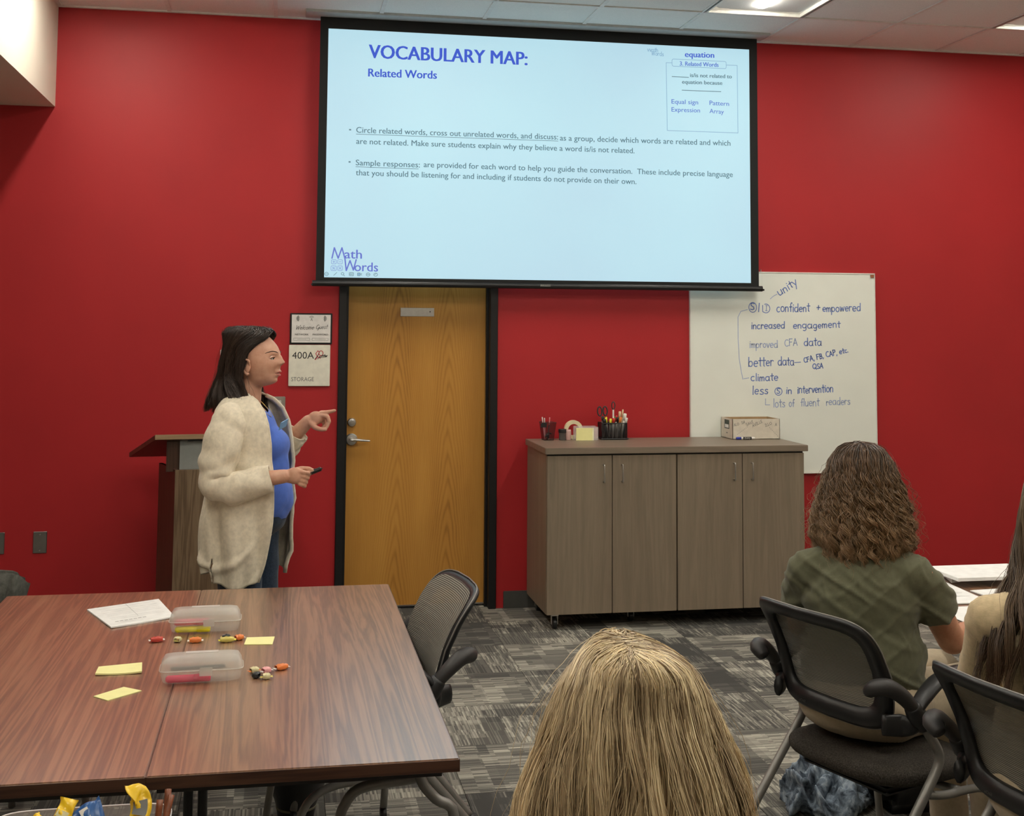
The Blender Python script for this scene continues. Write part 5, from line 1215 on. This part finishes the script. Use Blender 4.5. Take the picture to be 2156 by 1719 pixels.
# blue shirt
bm = bmesh.new()
ell(bm, (0, .005, 1.23), (.160, .115, .155)); ell(bm, (0, .035, 1.04), (.160, .145, .17)); ell(bm, (0, .01, .93), (.182, .142, .13)); cap_(bm, (-.11, -.01, 1.305), .058, (.11, -.01, 1.305), .058)
ell(bm, (0, .075, 1.205), (.128, .098, .082)); ell(bm, (0, .055, 1.01), (.145, .138, .14)); cap_(bm, (0, .09, 1.15), .085, (0, .075, 1.0), .11); cap_(bm, (0, -.01, 1.33), .072, (0, -.005, 1.37), .066)
me = remesh(bm, .006, 18); N_ = getN(me); P = getP(me)
P += N_*(folds(P, .0045, 55, 3, ((.3, .2, 1), (.8, .1, .6), (-.5, .3, .8)))*np.clip((1.2-P[:, 2])/.25, .15, 1))[:, None]; setP(me, P)
trim(me, lambda c: (c[:, 2] > .925+.02*c[:, 1]) & ~((c[:, 2] > 1.335+.30*np.abs(c[:, 0])) & (c[:, 1] > .02)) & (c[:, 2] < 1.385), [((0, 0, .925), (0, -.02, 1), .4)])
link('shirt', me, M['bluetee'], pr, smooth=True)
bd = box('name_badge', -.026, .026, -.0012, .0012, -.018, .018, plain('pale_blue_badge', (.25, .48, .80, 1), .2), pr, bev=.001, loc=(.045, .168, 1.292), rot=(-.45, .25, -.25))
tube('necklace', [(-.052, .025, 1.385), (-.03, .075, 1.345), (0, .10, 1.318), (.03, .075, 1.345), (.052, .025, 1.385)], .0011, plain('gold_chain', (.7, .5, .2, 1), .3, 1), pr, seg=6)
# jeans
bm = bmesh.new(); ell(bm, (0, .0, .93), (.170, .130, .12)); ell(bm, (0, .03, .94), (.150, .138, .10))
for s in (-1, 1): chain(bm, [(s*.088, .012, .88), (s*.095, .035, .48), (s*.10, .0, .10)], [.094, .070, .060])
me = remesh(bm, .008, 5); N_ = getN(me); P = getP(me); P += N_*folds(P, .004, 45, 5)[:, None]; setP(me, P); trim(me, lambda c: (c[:, 2] < .99) & (c[:, 2] > .07)); link('jeans', me, M['jeans'], pr, smooth=True)
for s in (-1, 1):
    bm = bmesh.new(); ell(bm, (s*.10, .06, .04), (.047, .128, .045)); P_ = None; me = to_mesh(bm); trim(me, lambda c: c[:, 2] > .0); link('shoe', me, M['black_plastic'], pr, smooth=True)
# cardigan body: an open fronted shell
CP = [(.0, .700, .198, -.128, .160, 44), (.12, .79, .204, -.140, .176, 40), (.3, .93, .207, -.136, .190, 38), (.45, 1.05, .186, -.128, .188, 38), (.58, 1.14, .180, -.124, .186, 39), (.70, 1.22, .180, -.118, .176, 38), (.80, 1.290, .184, -.110, .158, 36), (.88, 1.345, .168, -.098, .130, 36), (.94, 1.380, .130, -.082, .100, 42), (1.0, 1.405, .072, -.058, .060, 60)]
nu, nv = 240, 90
vv = np.linspace(0, 1, nv); uu = np.linspace(-1, 1, nu); U, V_ = np.meshgrid(uu, vv, indexing='ij')
z_, w_, yb_, yf_, g_ = [np.interp(V_, [p[0] for p in CP], [p[i] for p in CP]) for i in range(1, 6)]
g_ = g_*PI/180; phi = U*(PI-g_)                       # 0 = back, +-(pi-g) = the two front edges
c, s = np.cos(phi), np.sin(phi)
drape = creases(np.stack([w_*np.sin(phi), .15*np.cos(phi), z_*.35], -1), .010, 60, 2, 4)*np.clip((1.30-z_)/.3, .15, 1)+.0125*np.sin(phi*8+1.2*np.sin(z_*6)+.6)*np.clip((1.16-z_)/.3, 0, 1)+.006*np.sin(phi*15+z_*9)*np.clip((1.1-z_)/.3, 0, 1)+.0035*np.sin(z_*46+phi*3)*np.exp(-((z_-1.12)/.09)**2)
w_ = w_+drape; yb_ = yb_-drape; yf_ = yf_+drape
X_ = w_*np.sign(s)*np.abs(s)**.82; Y_ = np.where(c > 0, yb_*np.abs(c)**.9, yf_*np.abs(c)**.9)
hemz = .045*np.clip(1-V_/.10, 0, 1)*(np.abs(phi) < 1.25); Z_ = z_+hemz+.010*np.sin(phi*6)*np.clip(1-V_/.06, 0, 1)
Pc = np.stack([X_, Y_, Z_], -1).reshape(-1, 3); I_c = np.arange(nu*nv).reshape(nu, nv)
Fc = np.stack([I_c[:-1, :-1], I_c[1:, :-1], I_c[1:, 1:], I_c[:-1, 1:]], -1)
um = (np.abs(.5*(phi[:-1, :-1]+phi[1:, :-1])) > 1.27) & (np.abs(.5*(phi[:-1, :-1]+phi[1:, :-1])) < 1.305) & (z_[:-1, :-1] < .80)
Fc = Fc[~um].reshape(-1, 4)
cme = fast_mesh(Pc, Fc); cg = link('cardigan', cme, M['cardigan'], pr, smooth=True); sd = cg.modifiers.new('thick', 'SOLIDIFY'); sd.thickness = .006; sd.offset = 1
# hem band seam, front band, sleeves
tube('cardigan_seam', [tuple(Pc.reshape(nu, nv, 3)[i, 13]*np.array([1.015, 1.015, 1])) for i in range(nu-1, 0, -3)], .0016, M['cardigan'], cg, seg=6, n=1)
for e in (0, nu-1):
    tube('front_band', [tuple(Pc.reshape(nu, nv, 3)[e, j]) for j in range(0, nv, 3)], .0085, M['cardigan'], cg, seg=10, n=1, flat=(.7, 1.0))
def sleeve(name, pts, rs, parent, mat, seed, amp=.004, squeeze=()):
    PP = smooth_path(pts, 16); N = len(PP); ns = 48
    Rr = np.interp(np.linspace(0, 1, N), np.linspace(0, 1, len(rs)), rs); prev = None; V = []
    for i, p in enumerate(PP):
        d = (PP[min(i+1, N-1)]-PP[max(i-1, 0)]).normalized()
        s_ = (prev-d*prev.dot(d)).normalized() if prev is not None else d.cross(Vector((0, 0, 1))).normalized(); prev = s_; w = s_.cross(d); t_ = i/(N-1)
        for k_ in range(ns):
            a_ = 2*PI*k_/ns; rad = Rr[i]+amp*math.sin(t_*46+1.4*math.sin(a_+seed)+seed)*max(.15, math.exp(-((t_-.52)/.22)**2))+amp*.5*math.sin(a_*3+t_*17+seed)
            V.append(tuple(p+s_*rad*math.cos(a_)+w*rad*math.sin(a_)))
    F = [(i*ns+k_, i*ns+(k_+1) % ns, (i+1)*ns+(k_+1) % ns, (i+1)*ns+k_) for i in range(N-1) for k_ in range(ns)]
    V_ = np.array(V); me = bpy.data.meshes.new(name); me.from_pydata(V, [], F); me.update(); Pn = getP(me); Pn += getN(me)*creases(Pn, .006, 48, seed, 4)[:, None]; setP(me, Pn); o = link(name, me, mat, parent, smooth=True)
    sd = o.modifiers.new('thick', 'SOLIDIFY'); sd.thickness = .005; sd.offset = -1; return o
sleeve('sleeve', [(.095, -.005, 1.325), (.165, -.008, 1.300), (.200, -.018, 1.19), (.212, -.030, 1.095), (.202, .035, 1.068), (.178, .11, 1.083), (.160, .165, 1.097)], [.052, .068, .070, .066, .060, .054, .046], cg, M['cardigan'], 1, .0060)
tube('cuff_seam', [(.174+.052*math.cos(a_)*.9, .112+.008*math.cos(a_), 1.085+.052*math.sin(a_)) for a_ in [2*PI*i/24 for i in range(24)]], .0012, M['cardigan'], cg, seg=6, n=1, closed=True)
sleeve('sleeve', [(-.095, .005, 1.325), (-.165, .005, 1.300), (-.216, .015, 1.19), (-.218, .035, 1.135), (-.212, .075, 1.175), (-.206, .115, 1.215), (-.203, .132, 1.240)], [.052, .066, .066, .062, .058, .052, .050], cg, M['cardigan'], 4, .0035)
# hair
hair('hair', pr, [(0, 1.669, 0, 0, 0), (.06, 1.666, .034, .040, .055), (.13, 1.656, .060, .070, .088), (.21, 1.636, .077, .092, .108), (.30, 1.603, .084, .094, .104), (.42, 1.552, .087, .099, .095), (.55, 1.492, .090, .110, .080), (.70, 1.432, .098, .132, .080), (.85, 1.380, .106, .157, .082), (1, 1.338, .104, .182, .080)],
     [(0, 180), (.16, 172), (.24, 150), (.31, 124), (.40, 109), (.50, 102), (.60, 96), (.7, 106), (.85, 124), (1, 134)], 6500, 20, .00115, ((.009, .005, .004), (.042, .022, .014), (.055, .030, .019), .5), curl=(.010, 1.6), clumps=75, pull=.75, seed=3, cy=0, v1=(.84, 1.03), depth=(.84, 1.04), fly=.02, part=(-.03, .0))
rm = thing('remote', 'black presentation clicker held in the presenter\'s near hand', 'remote', tuple(pr.matrix_world.to_3x3() @ Vector((0, 0, 0))))
bpy.context.view_layer.update()
MW = pr.matrix_world.copy(); rm.location = MW @ Vector((.127, .312, 1.121)); rm.rotation_euler = (.40, 0, face_rot(.94, -.342))
bm = bmesh.new(); bx(bm, -.012, .012, -.045, .045, -.008, .008, .006, 3); link('remote_body', to_mesh(bm), M['black_plastic'], rm, smooth=True)
bm = bmesh.new(); bx(bm, -.006, .006, .0, .02, .0078, .0090, .001); link('remote_button', to_mesh(bm), M['dark_plastic'], rm)

# ------------------------------------------------------------------ seated people
def seated(label, loc, F, H0, sk, top_mat, leg_dir, leg_mat, arms, hairargs, topz=.585, seed=1, foldamp=.0045, sleeves=None, sh=.165, topname='shirt'):
    """H0: height of the top of the skull"""
    p = thing('person', label, 'person', (loc[0], loc[1], 0), face_rot(*F), 'people in the room')
    dz = H0-1.31
    bm = bmesh.new()
    ell(bm, (0, -.0, 1.205+dz), (.075, .095, .105)); ell(bm, (0, .035, 1.165+dz), (.058, .07, .08)); cap_(bm, (0, .10, 1.185+dz), .010, (0, .118, 1.165+dz), .011)
    for s in (-1, 1): ell(bm, (s*.076, .0, 1.17+dz), (.007, .016, .028))
    cap_(bm, (0, -.045, .99+dz), .058, (0, -.015, 1.12+dz), .050)
    ell(bm, (0, -.05, .87+dz), (.150, .10, .16)); ell(bm, (0, -.035, .70), (.145, .115, .14)); ell(bm, (0, -.02, .57), (.165, .125, .10)); cap_(bm, (-.14, -.06, .955+dz), .050, (.14, -.06, .955+dz), .050)
    lx, ly = leg_dir
    legs_ = []
    for s in (-1, 1):
        hx, hy = s*.085*abs(ly)+0, -.01-s*.0
        hx, hy = s*.085*ly, -s*.085*lx
        kx, ky = hx+.43*lx, hy+.43*ly
        legs_.append([(hx, hy, .555), (kx, ky, .56), (kx+.03*lx, ky+.03*ly, .10)]); chain(bm, legs_[-1], [.082, .060, .038]); ell(bm, (kx+.09*lx, ky+.09*ly, .042), (.045, .045, .040)); ell(bm, (kx+.15*lx, ky+.15*ly, .036), (.042, .042, .034))
    for a in arms:
        chain(bm, a, [.050, .041, .026])
        w, e = Vector(a[2]), Vector(a[1]); d = (w-e).normalized(); s_ = d.cross(Vector((0, 0, 1))).normalized()
        ell(bm, tuple(w+d*.045), (.030, .030, .016))
        for q in range(4): b_ = w+d*.075+s_*(.021-.014*q); finger(bm, [tuple(b_), tuple(b_+d*(.034-.004*abs(q-1))+Vector((0, 0, .004))), tuple(b_+d*(.060-.006*abs(q-1))-Vector((0, 0, .006)))], .0088, .0068)
        b_ = w+d*.02+s_*.026; finger(bm, [tuple(b_), tuple(b_+d*.03+s_*.016), tuple(b_+d*.058+s_*.018)], .0105, .008)
    link('body', remesh(bm, .0065, 4), sk, p, smooth=True)
    # trousers
    bm = bmesh.new(); ell(bm, (0, -.045, .575), (.200, .172, .112)); 
    for l in legs_: chain(bm, l, [.100, .078, .060])
    me = remesh(bm, .009, 5); N_ = getN(me); P = getP(me); P += N_*folds(P, .005, 38, seed+3)[:, None]; P[:, 2] = np.maximum(P[:, 2], np.where(P[:, 2] > .35, .474, -1)); setP(me, P); trim(me, lambda c: (c[:, 2] < .66) & (c[:, 2] > .08)); link('trousers', me, leg_mat, p, smooth=True)
    # upper garment
    bm = bmesh.new()
    ell(bm, (0, -.05, .875+dz), (.172, .122, .175)); ell(bm, (0, -.035, .70), (.182, .150, .19)); cap_(bm, (0, -.055, .99+dz), .066, (sh, -.06, .955+dz), .060); cap_(bm, (0, -.055, .99+dz), .066, (-sh, -.06, .955+dz), .060); cap_(bm, (0, -.05, .99+dz), .070, (0, -.04, 1.07+dz), .062)
    ell(bm, (0, -.03, .62), (.178, .145, .14))
    ends = []
    for a, sl in zip(arms, sleeves):
        A, B, C_ = Vector(a[0]), Vector(a[1]), Vector(a[2])
        if sl == 'short': T_ = A.lerp(B, .50); chain(bm, [tuple(A), tuple(T_)], [.052, .066]); ends.append((T_, (B-A).normalized()))
        else: T_ = B.lerp(C_, .9); chain(bm, [tuple(A), tuple(B), tuple(T_)], [.054, .055, .042]); ends.append((T_, (C_-B).normalized()))
    me = remesh(bm, .0065, 16); N_ = getN(me); P = getP(me)
    P += N_*(folds(P, foldamp*.35, 30, seed)+creases(P, foldamp*1.1, 42, seed)+creases(P, foldamp*.4, 95, seed+5))[:, None]; setP(me, P)
    def keep(c):
        k_ = (c[:, 2] > topz) & (c[:, 2] < 1.060+dz)
        for T_, d in ends:
            q = (c-np.array(T_))@np.array(d); near = np.linalg.norm(c-np.array(T_), axis=1) < .11
            k_ &= ~(near & (q > .0))
        return k_
    trim(me, keep, [(tuple(T_), tuple(d), .12) for T_, d in ends]+[((0, -.03, topz), (0, 0, 1), .4)]); g = link(topname, me, top_mat, p, smooth=True)
    for T_, d in ends:
        rr = .068 if sleeves[0] == 'short' else .044
    sd = g.modifiers.new('thick', 'SOLIDIFY'); sd.thickness = .004; sd.offset = -1
    hair('hair', p, **hairargs); return p
mB = [(0, 180), (.2, 165), (.32, 130), (.45, 118), (1, 120)]
B = seated('seated curly haired person in an olive green short sleeved shirt', (1.665, -3.77), (.5, .866), 1.305, M['skin2'], M['green'], (.644, .764), M['khaki'],
       [((.168, -.06, .945), (.252, .085, .735), (.43, .30, .785)), ((-.168, -.06, .945), (-.200, .11, .74), (-.08, .33, .77))],
       dict(prof=[(0, 1.325, 0, 0, 0), (.06, 1.321, .035, .040, .05), (.14, 1.308, .062, .070, .08), (.25, 1.278, .086, .094, .10), (.38, 1.225, .106, .112, .10), (.52, 1.165, .124, .125, .10), (.66, 1.105, .138, .135, .10), (.80, 1.050, .142, .140, .10), (.9, 1.008, .134, .138, .10), (1, .965, .118, .130, .09)],
            mprof=mB, n=6500, seg=40, rad=.00125, cols=((.012, .007, .005), (.120, .062, .030), (.50, .30, .14), .50), curl=(.0125, 7.5), clumps=210, pull=.95, cvar=.85, seed=5, v0=(0, .45), v1=(.80, 1.03), depth=(.78, 1.08), fly=.06, base=.78),
       sleeves=('short', 'short'), seed=2, foldamp=.0085, sh=.150)
def droopC(P, V):
    # long hair spreading in loose wisps over the back of the sweater
    out = P.copy(); k_ = np.clip((1.06-P[..., 2])/.25, 0, 1)
    out[..., 1] = P[..., 1]*(1-k_*.0)-.018*k_
    return out
C = seated('seated long haired person in a cream knit sweater cut off by the right edge', (1.80, -4.575), (.5, .866), 1.335, M['skin'], M['sweater'], (.644, .764), M['khaki'],
       [((.180, -.06, .985), (.25, .12, .76), (.40, .32, .785)), ((-.180, -.06, .985), (-.205, .12, .76), (-.10, .33, .77))],
       dict(prof=[(0, 1.355, 0, 0, 0), (.04, 1.351, .035, .04, .05), (.10, 1.335, .068, .075, .09), (.18, 1.295, .088, .10, .10), (.28, 1.235, .100, .112, .10), (.38, 1.170, .108, .118, .10), (.48, 1.110, .118, .125, .10), (.56, 1.065, .135, .165, .11), (.66, 1.010, .165, .205, .12), (.8, .93, .205, .220, .12), (1, .80, .250, .215, .10)],
            mprof=[(0, 180), (.12, 160), (.22, 125), (.35, 112), (.5, 95), (.7, 78), (1, 70)], n=2600, seg=36, rad=.0012, cols=((.022, .012, .008), (.24, .165, .095), (.070, .032, .015), .75), curl=(.014, 2.6), clumps=60, pull=.90, seed=11, v0=(0, .30), v1=(.78, 1.0), depth=(.90, 1.05), fly=.03, base=.80, droop=droopC, basev=.46),
       sleeves=('long', 'long'), seed=7, foldamp=.0035, sh=.16, topname='sweater')
Eb = seated('blond long haired person seen from behind at the bottom centre', (.428, -5.52), (.05, 1.0), 1.188, M['skin'], cloth_mat('dark_grey_cotton', (.06, .06, .07)), (0, 1), M['jeans'],
       [((.190, -.06, .905), (.24, .08, .68), (.08, .30, .66)), ((-.190, -.06, .905), (-.24, .08, .68), (-.08, .30, .66))],
       dict(prof=[(0, 1.214, 0, 0, 0), (.05, 1.212, .026, .035, .045), (.11, 1.204, .050, .064, .075), (.19, 1.186, .076, .088, .095), (.28, 1.158, .098, .100, .10), (.38, 1.117, .118, .110, .10), (.50, 1.065, .139, .118, .10), (.65, .995, .163, .126, .10), (.82, .915, .180, .132, .10), (1, .825, .186, .134, .10)],
            mprof=[(0, 180), (.16, 168), (.26, 135), (.38, 118), (1, 112)], n=13000, seg=24, rad=.00085, cols=((.25, .17, .10), (1.0, .82, .52), (.95, .73, .43), .28), curl=(.0120, 1.5), clumps=95, pull=.82, seed=21, v0=(0, .16), v1=(.92, 1.05), depth=(.82, 1.05), fly=.025, base=.90, streak=5.0, crown=(-.010, 0), part=(-.060, .030)),
       sleeves=('short', 'short'), seed=12)

# ------------------------------------------------------------------ bag and jacket
bg = thing('shoulder_bag', 'grey fabric bag standing at the far left edge behind the table', 'bag', (-1.16, -2.52, .45))
bm = bmesh.new()
V8 = [(-.16, -.08, 0), (.10, -.08, 0), (.12, .08, 0), (-.16, .08, 0), (-.15, -.07, .35), (.145, -.055, .345), (.185, .06, .28), (-.15, .07, .36)]
vs = [bm.verts.new(v_) for v_ in V8]
for f in ((0, 1, 2, 3), (4, 7, 6, 5), (0, 4, 5, 1), (1, 5, 6, 2), (2, 6, 7, 3), (3, 7, 4, 0)): bm.faces.new([vs[i] for i in f])
bmesh.ops.recalc_face_normals(bm, faces=bm.faces[:]); bmesh.ops.bevel(bm, geom=bm.edges[:], offset=.018, segments=3, affect='EDGES'); bmesh.ops.subdivide_edges(bm, edges=bm.edges[:], cuts=2, use_grid_fill=True)
me = to_mesh(bm); P = getP(me); N_ = getN(me); P += N_*folds(P, .010, 42, 8)[:, None]; setP(me, P); link('bag_body', me, M['bagcloth'], bg, smooth=True)
tube('bag_strap', [(.06, -.10, .33), (.02, -.12, .20), (-.02, -.12, .08), (-.06, -.09, .0)], .012, M['black_plastic'], bg, flat=(1.8, .4))
st = thing('side_chair', 'dark chair mostly outside the left edge under the grey bag', 'chair', (-1.18, -2.50, 0))
bm = bmesh.new(); bx(bm, -.22, .22, -.2, .2, .40, .448, .012); link('seat', to_mesh(bm), M['tweed'], st)
for x in (-.19, .19):
    for y in (-.17, .17): tube('leg', [(x, y, .40), (x*1.05, y*1.05, 0)], .012, M['tube_grey'], st, n=1)
k = NT('washed_denim', .9, 0, .15); v = k.coord(); k.col(k.ramp(k.noise(v, 22, 5, .65, .6), [(.33, (.016, .022, .032, 1)), (.52, (.16, .20, .25, 1)), (.72, (.42, .48, .53, 1))])); k.bump(k.noise(v, 260, 3), .4, .002); M['denim'] = k.m
jk = thing('denim_jacket', 'crumpled washed denim jacket on the floor under the curly person\'s chair', 'jacket', (1.83, -3.16, 0)); jk.scale = (.78, .78, .95)
bm = bmesh.new()
for (x, y, z, a, b, c_) in ((0, 0, .04, .20, .14, .06), (.04, .10, .07, .12, .11, .08), (-.06, .02, .06, .12, .10, .07), (.14, .06, .05, .12, .09, .06), (-.02, -.10, .04, .12, .09, .05), (.05, .16, .09, .07, .06, .09)): ell(bm, (x, y, z), (a, b, c_))
me = remesh(bm, .007, 12); N_ = getN(me); P = getP(me); P += N_*(creases(P, .050, 55, 4, 3)-.012+creases(P, .012, 140, 6, 3))[:, None]; P[:, 2] = np.maximum(P[:, 2], .001); setP(me, P); link('jacket_cloth', me, M['denim'], jk, smooth=True)
tube('sleeve_cuff', [(-.10, -.10, .07), (-.04, -.05, .11), (.02, -.02, .09), (.08, -.05, .10), (.13, -.03, .05)], [.030, .026, .030, .024, .02], M['denim'], jk, seg=12)
bk = thing('backpack', 'black bag on the floor right of the denim jacket', 'bag', (2.10, -3.18, 0))
bm = bmesh.new(); bx(bm, -.13, .13, -.12, .12, 0, .24, .05, 4); me = to_mesh(bm); P = getP(me); P[:, 0] *= 1-.5*np.clip(P[:, 2]-.1, 0, 1); setP(me, P); link('bag_body', me, M['black_plastic'], bk, smooth=True)
